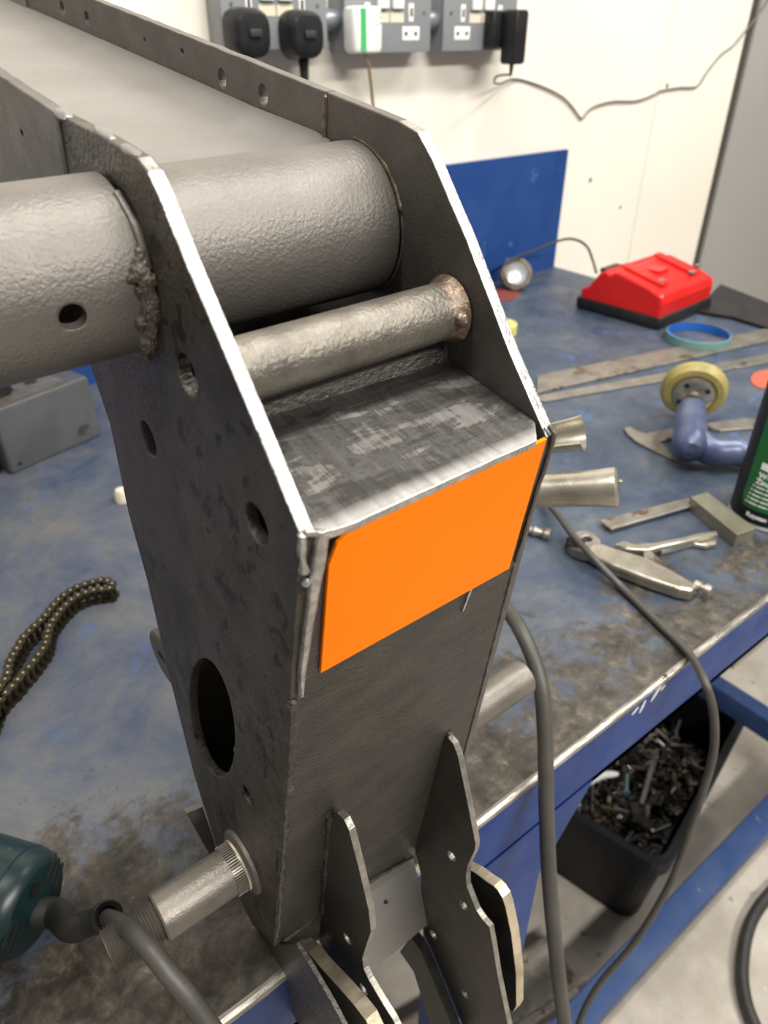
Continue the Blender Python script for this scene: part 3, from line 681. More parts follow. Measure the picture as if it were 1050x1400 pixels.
cable('hose', [BZ(1090, 1190, FL + .011), BZ(1050, 1225, FL + .011), BZ(1025, 1265, FL + .011), BZ(1015, 1320, FL + .011), BZ(1020, 1370, FL + .011), BZ(1040, 1420, FL + .011), BZ(1060, 1470, FL + .011)], .0095, rubberd, 'dark hose curving over the concrete floor at the right', 'hose')
# ------------------------------------------------------------------ teal angle grinder at the left
gr = empty('angle_grinder', BZ(30, 1290, 0)); tag(gr, 'dark teal angle grinder lying on the bench at lower left', 'angle grinder'); go = -gr.location
ec = Q(50, 1240, .360); ax = V((-.62, .78, .06)).normalized()
g = G(); RG = .0262
g.lathe([(0, 0), (0, RG * .80), (.0015, RG * .88), (.005, RG * .96), (.010, RG)], ec + go, ax, 48)
g.build('end_cap', tealp, gr)
g = G(); g.lathe([(.0100, RG), (.0108, RG * .985), (.0112, RG * 1.0), (.05, RG * 1.02), (.12, RG * .95), (.125, 0)], ec + go, ax, 48); g.build('motor_housing', tealp, gr)
upv = (V((0, 0, 1)) - ax * ax.z).normalized(); sdv = ax.cross(upv)
def on_end(a, b, h=0): return ec + go - ax * h + sdv * a + upv * b
for (a0, b0) in ((-.017, .004), (.017, .004)):
    for k in range(3):
        g = G()
        c_ = on_end(a0 + (-.001) * k, b0 + (k - 1) * .0062, .0)
        g.box((-.0062, -.0010, -.0004), (.0062, .0010, .0008), T=lambda p, c_=c_: c_ + sdv * (p.x * .8 + p.y * .4) + upv * (p.y + p.x * .55) - ax * p.z)
        g.build('vent_slot', darkm, gr)
g = G(); g.lathe([(0, 0), (0, .0030), (.0009, .0036), (.0009, .0)], on_end(.002, .012), -ax, 16); g.build('cap_screw', darkst, gr)
g = G(); 
pc = smooth_path([on_end(.0, -.006, -.002), on_end(.002, -.006, .008), Q(98, 1268, .352) + go, Q(124, 1261, .350) + go, Q(146, 1254, .345) + go], 8)
g.sweep(pc, [.0076 - .0018 * i / (len(pc) - 1) for i in range(len(pc))], 16); g.build('cord_sleeve', rubberd, gr)
pa, pb = Q(146, 1253, .345) + go, Q(162, 1258, .330) + go
g = G(); g.lathe([(0, .0044), (0, .0066), (.0015, .0074), (.0038, .0074), (.0046, .0068), (.0046, .0046)], pa - (pb - pa).normalized() * .003, (pb - pa), 28); g.build('cord_collar', rubberd, gr)
g = G(); g.sweep(smooth_path([Q(146, 1254, .345) + go, Q(166, 1263, .305) + go, Q(182, 1274, .278) + go, Q(205, 1298, .268) + go, Q(230, 1330, .266) + go, Q(255, 1360, .266) + go, Q(290, 1408, .268) + go, Q(340, 1480, .27) + go], 10), .0038, 16); g.build('cord', rubber, gr)

# ================================================================== CHAIN
ch = empty('roller_chain', BZ(75, 870, 0)); tag(ch, 'oily brown roller chain doubled back on itself, lying at the left of the bench', 'chain'); cho = -ch.location
def link_mesh(inner):
    g = G(); p_ = .0062; n = 10
    def fig8(): 
        out = []; r = .0036; w = .0024
        for k in range(n): a = -PI / 2 + PI * k / (n - 1) ; out.append((p_ / 2 + r * math.cos(a), r * math.sin(a)))
        out.append((0, w))
        for k in range(n): a = PI / 2 + PI * k / (n - 1); out.append((-p_ / 2 + r * math.cos(a), r * math.sin(a)))
        out.append((0, -w)); return out
    T = lambda a, b, c: V((a, b, c))
    if inner:
        for z in (.0018, .0114): g.prism(fig8(), z, z + .0009, T)
        for x in (-p_ / 2, p_ / 2): g.lathe([(0, .0019), (.0095, .0019)], (x, 0, .0020), (0, 0, 1), 10)
    else:
        for z in (.0006, .0126): g.prism(fig8(), z, z + .0009, T)
        for x in (-p_ / 2, p_ / 2): g.lathe([(0, .0), (0, .0008), (.0136, .0008), (.0139, .0)], (x, 0, .0002), (0, 0, 1), 10, m=1)
    o = g.build('chain_link', [chainm, pinm], ch); me = o.data; bpy.data.objects.remove(o); return me
lm = [link_mesh(True), link_mesh(False)]
S1 = [(-60, 1230), (-20, 1100), (10, 960), (55, 900), (75, 840), (80, 780), (105, 725), (140, 665), (170, 610), (205, 555), (250, 510), (300, 460), (355, 410), (390, 365), (430, 315), (475, 265), (520, 225), (580, 185), (645, 150), (720, 130), (800, 105), (880, 115), (905, 150), (865, 175), (790, 180), (705, 200), (640, 225), (580, 262), (535, 305), (490, 350), (460, 392), (425, 440), (400, 490), (390, 540), (380, 590), (360, 645), (320, 700), (280, 755), (235, 810), (180, 870), (135, 930), (75, 990), (20, 1050), (-40, 1150), (-90, 1240)]
pp = smooth_path([BZ(u / 5.833, 780 + v / 5.833, .009) * 1.0 for u, v in S1], 8)
pp = [V((p.x, p.y, 0)) for p in pp]
cum = [0]
for a, b in zip(pp, pp[1:]): cum.append(cum[-1] + (b - a).length)
def at_len(s):
    for i in range(len(cum) - 1):
        if cum[i + 1] >= s: return pp[i].lerp(pp[i + 1], (s - cum[i]) / max(1e-9, cum[i + 1] - cum[i]))
    return pp[-1]
k = 0; s_ = 0.0
while s_ + .0062 < cum[-1]:
    a, b = at_len(s_), at_len(s_ + .0062); o = link('chain_link', lm[k % 2], ch)
    o.location = (a + b) / 2 + cho; o.rotation_euler = (0, 0, math.atan2((b - a).y, (b - a).x)); s_ += .0062; k += 1

# ================================================================== THINGS ON THE BENCH
def flat(name, px, z0, z1, mat, parent, holes=(), bev=.0006, off=None, mats=None, edge=None):
    """flat piece with its outline measured on the bench top"""
    off = off if off is not None else V((0, 0, 0))
    P = [BZ(u, v, z1) for u, v in px]; out = [(p.x, p.y) for p in P]
    hs = [circ(BZ(u, v, z1).x, BZ(u, v, z1).y, r, 14) for (u, v, r) in holes]
    return plate(name, out, hs, z1 - z0, lambda a, b, c: V((a, b, (z0 + z1) / 2 + c)) + off, mats or [mat], parent, bev, edge)
# steel rules
def bar(name, px, z0, z1, mat, label, cat):
    o = flat(name, px, z0, z1, mat, None); tag(o, label, cat); return o
bar('steel_strip', [(735, 513), (1110, 436), (1110, 452), (733, 537)], .0, .003, steel, 'wide rust tinted flat steel strip lying across the bench in front of the red charger', 'steel strip')
bar('steel_strip', [(733, 541), (1110, 473), (1110, 485), (745, 548), (729, 547)], .0, .0025, steel, 'narrower bright flat steel strip nearer the front, behind the yellow sanding pad', 'steel strip')
# red charger
cg = empty('battery_charger', (1.004, .598, 0), math.radians(4)); tag(cg, 'red battery charger with black base on the far right of the bench', 'charger')
TC = lambda a, b, c: V((c, a, b))
g = G().box((.0, .0, .0), (.165, .155, .020), bev=.006); g.build('base', blackp, cg)
prof = [(.003, .018), (.150, .018), (.150, .032), (.136, .040), (.118, .066), (.108, .070), (.100, .066), (.088, .073), (.028, .060), (.006, .052), (.002, .040)]
g = G(); 
lo, hi = .002, .160
n = len(prof)
cxs = [(lo, .94), (lo + .004, 1.0), (hi - .004, 1.0), (hi, .94)]
vs = []
for (x, s) in cxs:
    for (a, b) in prof: vs.append((x, .077 + (a - .077) * s, .018 + (b - .018) * s))
fs = [tuple(reversed(range(n))), tuple(range(3 * n, 4 * n))]
for i in range(3):
    for k in range(n): fs.append((i * n + k, i * n + (k + 1) % n, (i + 1) * n + (k + 1) % n, (i + 1) * n + k))
g.add(vs, fs); ob = g.build('body', redp, cg)
bv = ob.modifiers.new('bevel', 'BEVEL'); bv.width = .003; bv.segments = 2; bv.limit_method = 'ANGLE'
for x0 in (.022, .118):
  g = G()
  g.add([(x0, .020, .0585), (x0 + .020, .020, .0585), (x0 + .020, .096, .0745), (x0, .096, .0745), (x0, .020, .063), (x0 + .020, .020, .063), (x0 + .020, .096, .079), (x0, .096, .079)],
          [(0, 3, 2, 1), (4, 5, 6, 7), (0, 1, 5, 4), (1, 2, 6, 5), (2, 3, 7, 6), (3, 0, 4, 7)])
  ob = g.build('rail', redp, cg); bv = ob.modifiers.new('bevel', 'BEVEL'); bv.width = .003; bv.segments = 2
g = G(); g.box((.008, .112, .064), (.052, .122, .0700)); g.build('contact_slot', darkst, cg)
g = G(); g.box((.060, .050, .0640), (.090, .086, .0700)); g.build('contact_slot', redp, cg)
for (x, y) in ((.030, .026), (.112, .020), (.148, .030)):
    g = G(); g.box((x, y, .0615 + (y - .02) * .2), (x + .012, y + .008, .0650 + (y - .02) * .2), bev=.0008); g.build('highlight_patch', boomm, cg)  # pale pieces stand in for white highlights on the red plastic
cable('charger_cord', [BZ(815, 372, .065), BY(811, 358, .80), BY(803, 338, .83), BY(788, 328, .86), BY(768, 328, .87), BY(735, 341, .88), BY(705, 353, .88), BY(686, 364, .87), BZ(672, 372, .01)], .0022, rubberd, 'thin black cord arching from the red charger towards the blue upstand')
# ring
rg = empty('ring_collar', BZ(953, 460, 0)); tag(rg, 'flat pale green ring with blue inside lying beside the red charger', 'ring')
c_ = (BZ(912, 462, .004) + BZ(995, 462, .004)) / 2; rr_ = (BZ(912, 462, .004) - BZ(995, 462, .004)).length / 2
g = G(); g.lathe([(.0, rr_), (.012, rr_), (.0125, rr_ - .0008), (.0125, rr_ - .0012)], (0, 0, 0), (0, 0, 1), 56); g.build('outer_band', mt('pale_green', (.12, .25, .22), rough=.45), rg)
g = G(); g.lathe([(.0125, rr_ - .0012), (.0128, rr_ - .0022), (.001, rr_ - .0022), (.0, rr_ - .0012)], (0, 0, 0), (0, 0, 1), 56); g.build('inner_band', mt('bright_blue', (.012, .10, .42), rough=.4), rg)
rg.location = (c_.x, c_.y, .0)
# black mat hanging over the bench end
o = flat('black_folder', [(950, 424), (985, 388), (1080, 425), (1080, 456), (1050, 447), (1000, 432)], .001, .006, blackp, None); tag(o, 'flat black sleeve lying at the right end of the bench behind the green ring', 'sleeve')
# lamp-like wire cup brush
wb = empty('wire_cup_brush', BZ(705, 397, 0)); tag(wb, 'round wire cup brush with shiny silver dish leaning by the blue upstand', 'wire brush')
c_ = BZ(706, 374, .030) - wb.location; axb = (CAM - BZ(706, 374, .030)).normalized() + V((.15, 0, .1)); axb.normalize()
g = G(); rb = .026
g.lathe([(-.016, rb * .5), (-.016, rb * .95), (-.008, rb * 1.1), (0, rb * 1.02), (.002, rb * .80), (.0, rb * .72)], c_, axb, 40); ob = g.build('bristle_ring', mt('brown_bristle', (.10, .08, .055), (.22, .19, .14), 120, .2, .7, .6, 300), wb); bump_verts(ob, .002, 180)
g = G(); g.lathe([(.0, rb * .74), (.002, rb * .68), (-.002, rb * .5), (-.003, rb * .2), (.001, rb * .15), (.001, 0)], c_, axb, 32); g.build('dish', mt('silver_dish', (.75, .78, .8), metal=.6, rough=.25), wb)
g = G(); g.lathe([(-.03, 0), (-.03, .012), (-.014, .012)], c_, axb, 20); g.build('hub', darkst, wb)
o = flat('sanding_disc', [(672, 395), (700, 394), (712, 400), (700, 410), (672, 412)], 0, .0015, mt('red_abrasive', (.20, .035, .03), rough=.9), None); tag(o, 'dull red sanding disc scrap half hidden below the wire cup brush', 'sanding disc')
tp = empty('yellow_tape_roll', BZ(690, 452, 0)); tag(tp, 'yellow roll just showing behind the right side plate', 'tape roll')
g = G(); g.lathe([(0, .014), (0, .027), (.014, .027), (.014, .014)], (-.013, 0, 0), (0, 0, 1), 36, closed=True); g.build('roll', mt('tape_yellow', (.60, .55, .18), rough=.5), tp)
g = G(); g.lathe([(0, .011), (.0135, .011), (.0135, .0138), (0, .0138)], (-.013, 0, .0), (0, 0, 1), 30, closed=True); g.build('core', creamp, tp)
# right-angle sander
sd = empty('angle_sander', BZ(945, 640, 0)); tag(sd, 'grey-blue air sander with a yellow backing pad standing on its side', 'sander'); so = -sd.location
pc_ = BZ(948, 538, .038); axs = (BZ(943, 600, .024) - pc_); axs = V((axs.x, axs.y, -.020)).normalized()
rp = .0365
g = G(); g.lathe([(-.014, 0), (-.014, rp * .9), (-.010, rp), (-.004, rp * 1.0), (.002, rp * .88), (.003, rp * .72), (.001, rp * .64), (.001, 0)], pc_ + so, axs, 56); g.build('backing_pad', yellowp, sd)
g = G(); g.lathe([(.001, rp * .63), (.004, rp * .62), (.006, rp * .52), (.007, rp * .2), (.012, rp * .2), (.012, 0)], pc_ + so, axs, 36); g.build('hub_plate', platem, sd)
uu = axs.cross(V((0, 0, 1))).normalized(); vv = axs.cross(uu)
for k in range(4):
    a = .6 + k * PI / 2; q = pc_ + so + axs * .0055 + (uu * math.cos(a) + vv * math.sin(a)) * rp * .46
    g = G(); g.lathe([(0, 0), (0, .0030), (.0016, .0030), (.0016, 0)], q, axs, 14); g.build('screw', darkst, sd)
e1 = BZ(943, 612, .026) + so
g = G(); h0 = BZ(945, 560, .036) + so
g.sweep([h0, h0.lerp(e1, .3), h0.lerp(e1, .6), h0.lerp(e1, .85), e1, e1 + axs * .008, e1 + axs * .012], [.0150, .0165, .0172, .0178, .0175, .0125, .004], 32); g.build('gear_head', bluegrey, sd)
e2 = BZ(1012, 618, .020) + so; e3 = BZ(1070, 634, .020) + so
g = G(); g.sweep(smooth_path([h0.lerp(e1, .72), e1.lerp(e2, .45) + V((0, 0, -.002)), e2, e3], 6), .0152, 28); g.build('motor_body', bluegrey, sd)
# calipers
cp = empty('vernier_caliper', BZ(900, 600, 0)); tag(cp, 'steel vernier caliper lying under the grey-blue sander', 'caliper'); 
flat('beam', [(885, 592), (905, 588), (960, 579), (1012, 572), (1045, 570), (1045, 583), (1000, 587), (985, 588), (968, 584), (903, 603), (890, 604)], .0, .0035, steel, cp, off=-cp.location)
flat('jaw', [(853, 585), (862, 583), (872, 589), (885, 593), (905, 606), (926, 628), (918, 626), (895, 616), (870, 603), (858, 593)], .0, .0032, steel, cp, off=-cp.location)
# orange-red disc at the right
o = flat('fibre_disc', [tuple(map(float, p)) for p in circ(1050, 518, 24, 20, 13)], 0, .0015, mt('coral_abrasive', (.42, .09, .05), rough=.8), None); tag(o, 'coral red fibre disc lying left of the spray can', 'sanding disc')
# try square
ts = empty('try_square', BZ(930, 700, 0)); tag(ts, 'steel try square with a thick stock lying in front of the spray can', 'try square')
flat('blade', [(820, 711), (941, 680), (958, 688), (836, 723)], .004, .0065, steel, ts, off=-ts.location)
flat('stock', [(944, 679), (967, 672), (1033, 722), (1008, 731)], .0, .014, mt('stock_steel', (.22, .21, .16), (.32, .30, .23), 30, .6, .36, .1, 200), ts, off=-ts.location, bev=.0008)
# locking pliers
lk = empty('locking_pliers', BZ(860, 770, 0)); tag(lk, 'worn plated locking pliers lying in front of the try square', 'pliers'); lo_ = -lk.location
flat('upper_handle', [(806, 742), (821, 741), (840, 748), (887, 762), (915, 776), (947, 794), (954, 801), (947, 808), (929, 805), (887, 791), (835, 771), (812, 759), (802, 752)], .002, .013, platem, lk, off=lo_, bev=.0028)
flat('jaw', [(777, 734), (788, 726), (798, 724), (812, 728), (822, 738), (818, 752), (805, 757), (784, 750), (776, 742)], .001, .011, steel, lk, holes=((803, 736, .0042),), off=lo_, bev=.0015)
flat('lower_handle', [(842, 743), (852, 739), (868, 743), (896, 741), (933, 734), (957, 728), (980, 725), (982, 730), (957, 735), (930, 742), (905, 747), (887, 752), (863, 751), (847, 748)], .006, .011, platem, lk, off=lo_, bev=.0012)
flat('lower_handle', [(900, 750), (930, 744), (948, 739), (975, 735), (982, 735), (980, 743), (966, 746), (947, 743), (922, 750), (905, 754)], .001, .0055, platem, lk, off=lo_, bev=.0012)
flat('link_bar', [(880, 754), (890, 752), (904, 766), (903, 772), (890, 770), (880, 760)], .003, .009, steel, lk, off=lo_, bev=.001)
for (u, v) in ((852, 744), (832, 756)):
    p = BZ(u, v, .0125) + lo_; g = G(); g.lathe([(0, .0040), (.0016, .0036), (.0022, .0)], p + V((0, 0, -.002)), (0, 0, 1), 18); g.build('rivet', steel, lk)
a, b = BZ(950, 799, .009) + lo_, BZ(972, 809, .009) + lo_
g = G(); L_ = (b - a).length; g.lathe([(0, .0045), (L_ * .4, .0045), (L_ * .42, .003), (L_ * .6, .003), (L_ * .62, .0055), (L_, .0055), (L_, 0)], a, b - a, 20); g.build('adjusting_screw', platem, lk)
g = G(); p = BZ(786, 745, .008) + lo_; g.lathe([(-.004, .005), (-.004, .0085), (.004, .0085), (.004, .005)], p, V((1, .6, .8)), 24, closed=True); g.build('swivel_pad', darkst, lk)
# spray can
left = BZ(996, 693, 0); RCN = .0335
cdir = V((left.x, left.y, 0)).normalized(); perp = V((cdir.y, -cdir.x, 0))
cc = V((left.x, left.y, 0)) + perp * RCN + cdir * .004
cn = empty('spray_can', cc); tag(cn, 'black and green spray can standing on the bench at the right edge', 'spray can')
g = G(); g.lathe([(0, RCN - .004), (0, RCN), (.0018, RCN + .0008), (.0035, RCN + .0002), (.0045, RCN)], (0, 0, 0), (0, 0, 1), 56); g.build('base_rim', mt('tin_rim', (.75, .75, .75), metal=.7, rough=.25), cn)
g = G(); g.lathe([(.0042, RCN), (.150, RCN), (.158, RCN - .004), (.166, RCN * .6), (.166, 0)], (0, 0, 0), (0, 0, 1), 64); g.build('can_body', blackp, cn)
tow = math.atan2(-cc.y, -cc.x)         # angle facing the camera
def on_can(s, z, r=0): 
    a = tow + s / RCN; return V(((RCN + r) * math.cos(a), (RCN + r) * math.sin(a), z))
g = G(); K = 30; rows = []
for j in range(13):
    z = .019 + (.148 - .019) * j / 12; row = []
    corner = .006
    ins = 0 if 0 < j < 12 else .003
    for i in range(K + 1):
        s = -.0262 + ins + (.068 - 2 * ins) * i / K; row.append(on_can(s, z, .0003))
    rows += row
g.add(rows, [(j * (K + 1) + i, j * (K + 1) + i + 1, (j + 1) * (K + 1) + i + 1, (j + 1) * (K + 1) + i) for j in range(12) for i in range(K)], 0, True); g.build('label_panel', cangreen, cn)
def can_text(txt, s0, z0, size, bold=.0):
    cu_ = bpy.data.curves.new('lettering', 'FONT'); cu_.body = txt; cu_.size = size; cu_.extrude = .00015; cu_.offset = bold
    o = bpy.data.objects.new('t', cu_); COL.objects.link(o); dg = bpy.context.evaluated_depsgraph_get(); me = bpy.data.meshes.new_from_object(o.evaluated_get(dg)); bpy.data.objects.remove(o)
    for v in me.vertices: v.co = on_can(s0 + v.co.x, z0 + v.co.y, .0006 + v.co.z)
    me.materials.clear(); me.materials.append(canwhite); return link('lettering', me, cn)
SL = -.0172
can_text('Weldable', SL + .0008, .0520, .0072, .0002); can_text('Zinc Primer', SL, .0455, .0072, .0002)
g = G()
for k in range(5):
    z = .0415 - k * .0044
    for (a, b) in ((-.0188, -.0172), (-.0158, -.0075), (-.0065, .001), (.002, .010), (.011, .020)):
        m_ = 4; vs = []
        for i in range(m_ + 1):
            s = a + (b - a) * i / m_ - .0006 * k; vs += [on_can(s, z, .0006), on_can(s, z + .0015, .0006)]
        g.add(vs, [(2 * i, 2 * i + 1, 2 * i + 3, 2 * i + 2) for i in range(m_)])
g.build('small_print', canwhite, cn, fix=False)
g = G(); vs = []
for i in range(9): s = -.0165 + .040 * i / 8; vs += [on_can(s, .0600, .0006), on_can(s, .0670, .0006)]
g.add(vs, [(2 * i, 2 * i + 1, 2 * i + 3, 2 * i + 2) for i in range(8)]); g.build('logo_block', canwhite, cn, fix=False)
can_text('Roystan', -.0165, .0108, .0058, .0002)
# grey machine box at the left
mb = empty('machine_box', (.100, .757, 0), math.atan2(.785 - .757, .196 - .099)); tag(mb, 'grey metal machine box on the bench beneath the left cross tube', 'machine')
g = G().box((0, 0, 0.0), (.112, .120, .072), bev=.004); g.build('housing', greydark, mb)
g = G().box((-.055, .012, .0), (-.0015, .10, .06), bev=.004); g.build('side_cover', darkst, mb)
g = G().box((-.06, .004, .0722), (.085, .10, .0752)); g.build('slotted_top', steel, mb)
g = G()
for (x, y, r) in ((-.03, .03, .010), (.0, .028, .010), (.032, .03, .010), (.062, .03, .007), (.0, .06, .012), (.045, .062, .012)): g.lathe([(0, 0), (0, r), (.0012, r * .9), (.0012, 0)], (x, y, .0752), (0, 0, 1), 6)
g.build('slot', darkm, mb)
g = G().box((-.010, .016, .0764), (.035, .05, .092), bev=.003); g.build('clamp_block', darkst, mb)
g = G(); g.lathe([(0, 0), (0, .0022), (.001, .0018), (.001, 0)], (.012, 0, .009), (0, -1, 0), 10); g.build('screw', darkm, mb)
o = empty('rubber_bung', BZ(168, 684, 0)); g = G(); g.lathe([(0, 0), (0, .0075), (.010, .0070), (.013, .005), (.0145, 0)], (0, 0, 0), (0, 0, 1), 20); g.build('knob', creamp, o); tag(o, 'small cream knob peeking out behind the left side plate', 'knob')

# ================================================================== SOCKETS ON THE WALL
YS_ = YW - .001
DEP = .034
def sock(x0, x1, zb, label, rockers=True):
    e = empty('double_socket', ((x0 + x1) / 2, YS_, zb)); tag(e, label, 'socket', 'metal clad double sockets on the back wall')
    w_ = (x1 - x0) / 2
    g = G().box((-w_, -DEP, 0), (w_, 0, .088), bev=.003); g.build('back_box', greybox, e)
    g = G().box((-w_ - .001, -DEP - .0042, -.0012), (w_ + .001, -DEP - .0002, .0892), bev=.0018); g.build('face_plate', greybox, e)
    yf = -DEP - .0043
    for s in (-1, 1):
        cx_ = s * .037
        # insulator shutters with slots
        g = G().box((cx_ - .0042, yf - .0008, .034), (cx_ + .0042, yf + .001, .0545), bev=.0007); g.box((cx_ - .0150, yf - .0008, .0125), (cx_ + .0150, yf + .001, .0285), bev=.0007)
        f_ = g.build('pin_insert', creamp if False else whitep, e)
        g = G().box((cx_ - .0018, yf - .0012, .040), (cx_ + .0018, yf - .0004, .0495))
        for q in (-.0095, .0075): g.lathe([(0, 0), (0, .0026), (.0006, .0026), (.0006, 0)], (cx_ + q + .0005, yf - .0007, .0205), (0, -1, 0), 14)
        g.build('pin_hole', holem, f_)
        g = G().box((s * .0125 - .0095, yf - .0050, .048), (s * .0125 + .0095, yf + .001, .074), bev=.002); g.build('rocker_switch', whitep, e)
        g = G().box((s * .0125 - .0115, yf - .0005, .033), (s * .0125 + .0115, yf + .0008, .0445)); g.build('paper_label', creamp, e)
    for s in (-1, 1):
        g = G(); g.lathe([(0, 0), (0, .0026), (.0010, .0022), (.0010, 0)], (s * .0600, yf, .0445), (0, -1, 0), 12); g.build('screw', platem, e)
    return e
B1 = sock(.487 - .004, .629, .368, 'leftmost grey metal double socket with two black plugs in it')
B2 = sock(.658, .803, .362, 'middle grey metal double socket with a white adapter in it')
B3 = sock(.828, .973, .362, 'rightmost grey metal double socket with a black adapter in it')
for k, (xa_, xb_) in enumerate(((.629, .658), (.803, .828))):
    g = G(); g.lathe([(0, 0), (0, .010), (.004, .0120), (xb_ - xa_ - .004, .0120), (xb_ - xa_, .010), (xb_ - xa_, 0)], (xa_, YS_ - .020, .398), (1, 0, 0), 28)
    tag(g.build('conduit_coupling', mt('coupling_grey_%s' % 'ab'[k], (.26, .28, .30), metal=.5, rough=.35)), 'round grey conduit coupling %s' % ('between the left and middle sockets', 'between the middle and right sockets')[k], 'coupling')
YP = YS_ - DEP - .0045
def round_plug(x, z, label, tilt=0):
    e = empty('plug', (x, YP, z)); tag(e, label, 'plug')
    g = G(); n = 24; vs = []; secs = [(0, 1.0), (-.004, 1.02), (-.016, .98), (-.026, .90), (-.030, .74), (-.031, .4)]
    def shp(a): 
        x_, z_ = math.cos(a), math.sin(a); r_ = .0255
        p = 3.2; q = (abs(x_) ** p + abs(z_) ** p) ** (-1 / p)
        return x_ * q * r_, z_ * q * r_ * (1.08 if z_ < 0 else .98)
    for (y, s) in secs:
        for k in range(n): a = 2 * PI * k / n; xx, zz = shp(a); vs.append((xx * s, y, zz * s + (1 - s) * .004))
    fs = [tuple(range(n))] + [(i * n + k, i * n + (k + 1) % n, (i + 1) * n + (k + 1) % n, (i + 1) * n + k) for i in range(len(secs) - 1) for k in range(n)] + [tuple((len(secs) - 1) * n + k for k in reversed(range(n)))]
    g.add(vs, fs, 0, True); g.build('body', blackp, e)
    g = G().box((-.008, -.0345, -.004), (.008, -.029, .004), bev=.0015); g.build('fuse_cover', rubberd, e)
    g = G(); K = 16; pts = []; rr = []
    for k in range(K * 2 + 1): pts.append((0.001 + tilt * k * .0006, -.012, -.024 - k * .00125)); rr.append((.0078 - .0030 * k / (2 * K)) * (1 if k % 2 else .72))
    g.sweep(pts, rr, 14); g.build('strain_relief', rubberd, e); return e
round_plug(.5070, .3843, 'black rubber plug in the left half of the leftmost socket')
round_plug(.5825, .3825, 'black plug with ribbed cord sleeve in the right half of the leftmost socket')
e = empty('white_adapter', (.6740, YP, .386)); tag(e, 'white adapter with green striped label in the middle socket', 'adapter')
g = G().box((-.0230, -.030, -.0245), (.0230, -.0003, .0260), bev=.007); g.build('body', whitep, e)
g = G().box((-.0140, -.0312, -.0220), (-.0060, -.0296, .0240)); g.build('green_label', greenp, e)
g = G()
for k in range(9): x = .006 + (k * 37 % 11) * .0012; z = .004 + (k * 53 % 17) * .0010; g.box((x, -.0309, z), (x + .0022, -.0300, z + .0010))
g.build('printed_specks', darkm, e)
cable('ochre_cord', [(.6765, YP - .014, .362), (.686, YP - .010, .350), (.702, YP + .005, .325), (.722, YP + .025, .290), (.742, YW - .004, .24), (.75, YW - .004, .16), (.752, YW - .004, .02)], .0022, cord_brown, 'ochre cord running down the wall from the white adapter')
e = empty('black_adapter', (.9290, YP, .386)); tag(e, 'slim black power adapter in the right half of the rightmost socket', 'adapter')
g = G().box((-.024, -.020, -.022), (.010, -.0003, .024), bev=.004).box((-.008, -.050, -.042), (.0190, -.0203, .025), bev=.005); g.build('body', blackp, e)
g = G(); g.sweep([(.004, -.036, -.041), (.004, -.036, -.050), (.004, -.036, -.057)], [.0034, .0028, .0018], 12); g.build('cord_sleeve', rubberd, e)
wy = YW - .003
cable('thin_wire', [(.935, YP - .036, .331), BY(680, 104, YP - .02), BY(676, 113, YP + .0), BY(685, 114, YP + .02), BY(705, 108, wy), BY(740, 118, wy), BY(768, 132, wy), BY(783, 147, wy), BY(795, 162, wy), BY(804, 152, wy), BY(815, 145, wy), BY(838, 139, wy), BY(870, 138, wy), BY(893, 130, wy), BY(905, 124, wy), BY(930, 120, wy), BY(953, 118, wy), BY(966, 100, wy), BY(985, 76, wy), BY(1003, 62, wy), BY(1020, 42, wy - .01), BY(1045, 8, wy - .012), BY(1075, -40, wy - .012)], .0016, rubberg, 'thin grey wire running across the cream wall from the black adapter', 'wire', 8, 8)

# ================================================================== UNDER THE BENCH
ang = math.atan2(.081, .371); ux, uy = math.cos(ang), math.sin(ang)
Bc = V((.672, .216, FL)); LN, DP, HT = .380, .31, .198
cr_ = empty('parts_crate', Bc, ang); tag(cr_, 'black plastic crate full of loose bolts on the floor under the bench', 'crate')
def tub(g, x0, x1, y0, y1, z0, z1, th, tp, r=.03, n=6):
    """open box with rounded corners, tapered by tp towards the bottom"""
    def ring(x0, x1, y0, y1, z, r):
        out = []
        for (px, py, a0) in ((x1 - r, y1 - r, 0), (x0 + r, y1 - r, PI / 2), (x0 + r, y0 + r, PI), (x1 - r, y0 + r, 1.5 * PI)):
            for k in range(n): t_ = a0 + PI / 2 * k / (n - 1); out.append(V((px + r * math.cos(t_), py + r * math.sin(t_), z)))
        return out
    N_ = 4 * n
    rs = [ring(x0 + tp, x1 - tp, y0 + tp, y1 - tp, z0, r), ring(x0 + tp * .1, x1 - tp * .1, y0 + tp * .1, y1 - tp * .1, z1 - .030, r), ring(x0 - .006, x1 + .006, y0 - .006, y1 + .006, z1 - .028, r), ring(x0 - .006, x1 + .006, y0 - .006, y1 + .006, z1, r),
          ring(x0 + th, x1 - th, y0 + th, y1 - th, z1, r - th), ring(x0 + tp + th, x1 - tp - th, y0 + tp + th, y1 - tp - th, z0 + th, r - th)]
    vs = [p for q in rs for p in q]; fs = [tuple(reversed(range(N_))), tuple((len(rs) - 1) * N_ + k for k in range(N_))]
    for i in range(len(rs) - 1):
        for k in range(N_): fs.append((i * N_ + k, i * N_ + (k + 1) % N_, (i + 1) * N_ + (k + 1) % N_, (i + 1) * N_ + k))
    g.add(vs, fs)
g = G(); tub(g, 0, LN, 0, DP, .001, HT, .006, .016); g.build('tub', crat, cr_)
g = G().box((LN - .0125, .04, .07), (LN - .0100, .12, .074)); g.build('moulded_line', boomm, cr_)
g = G()
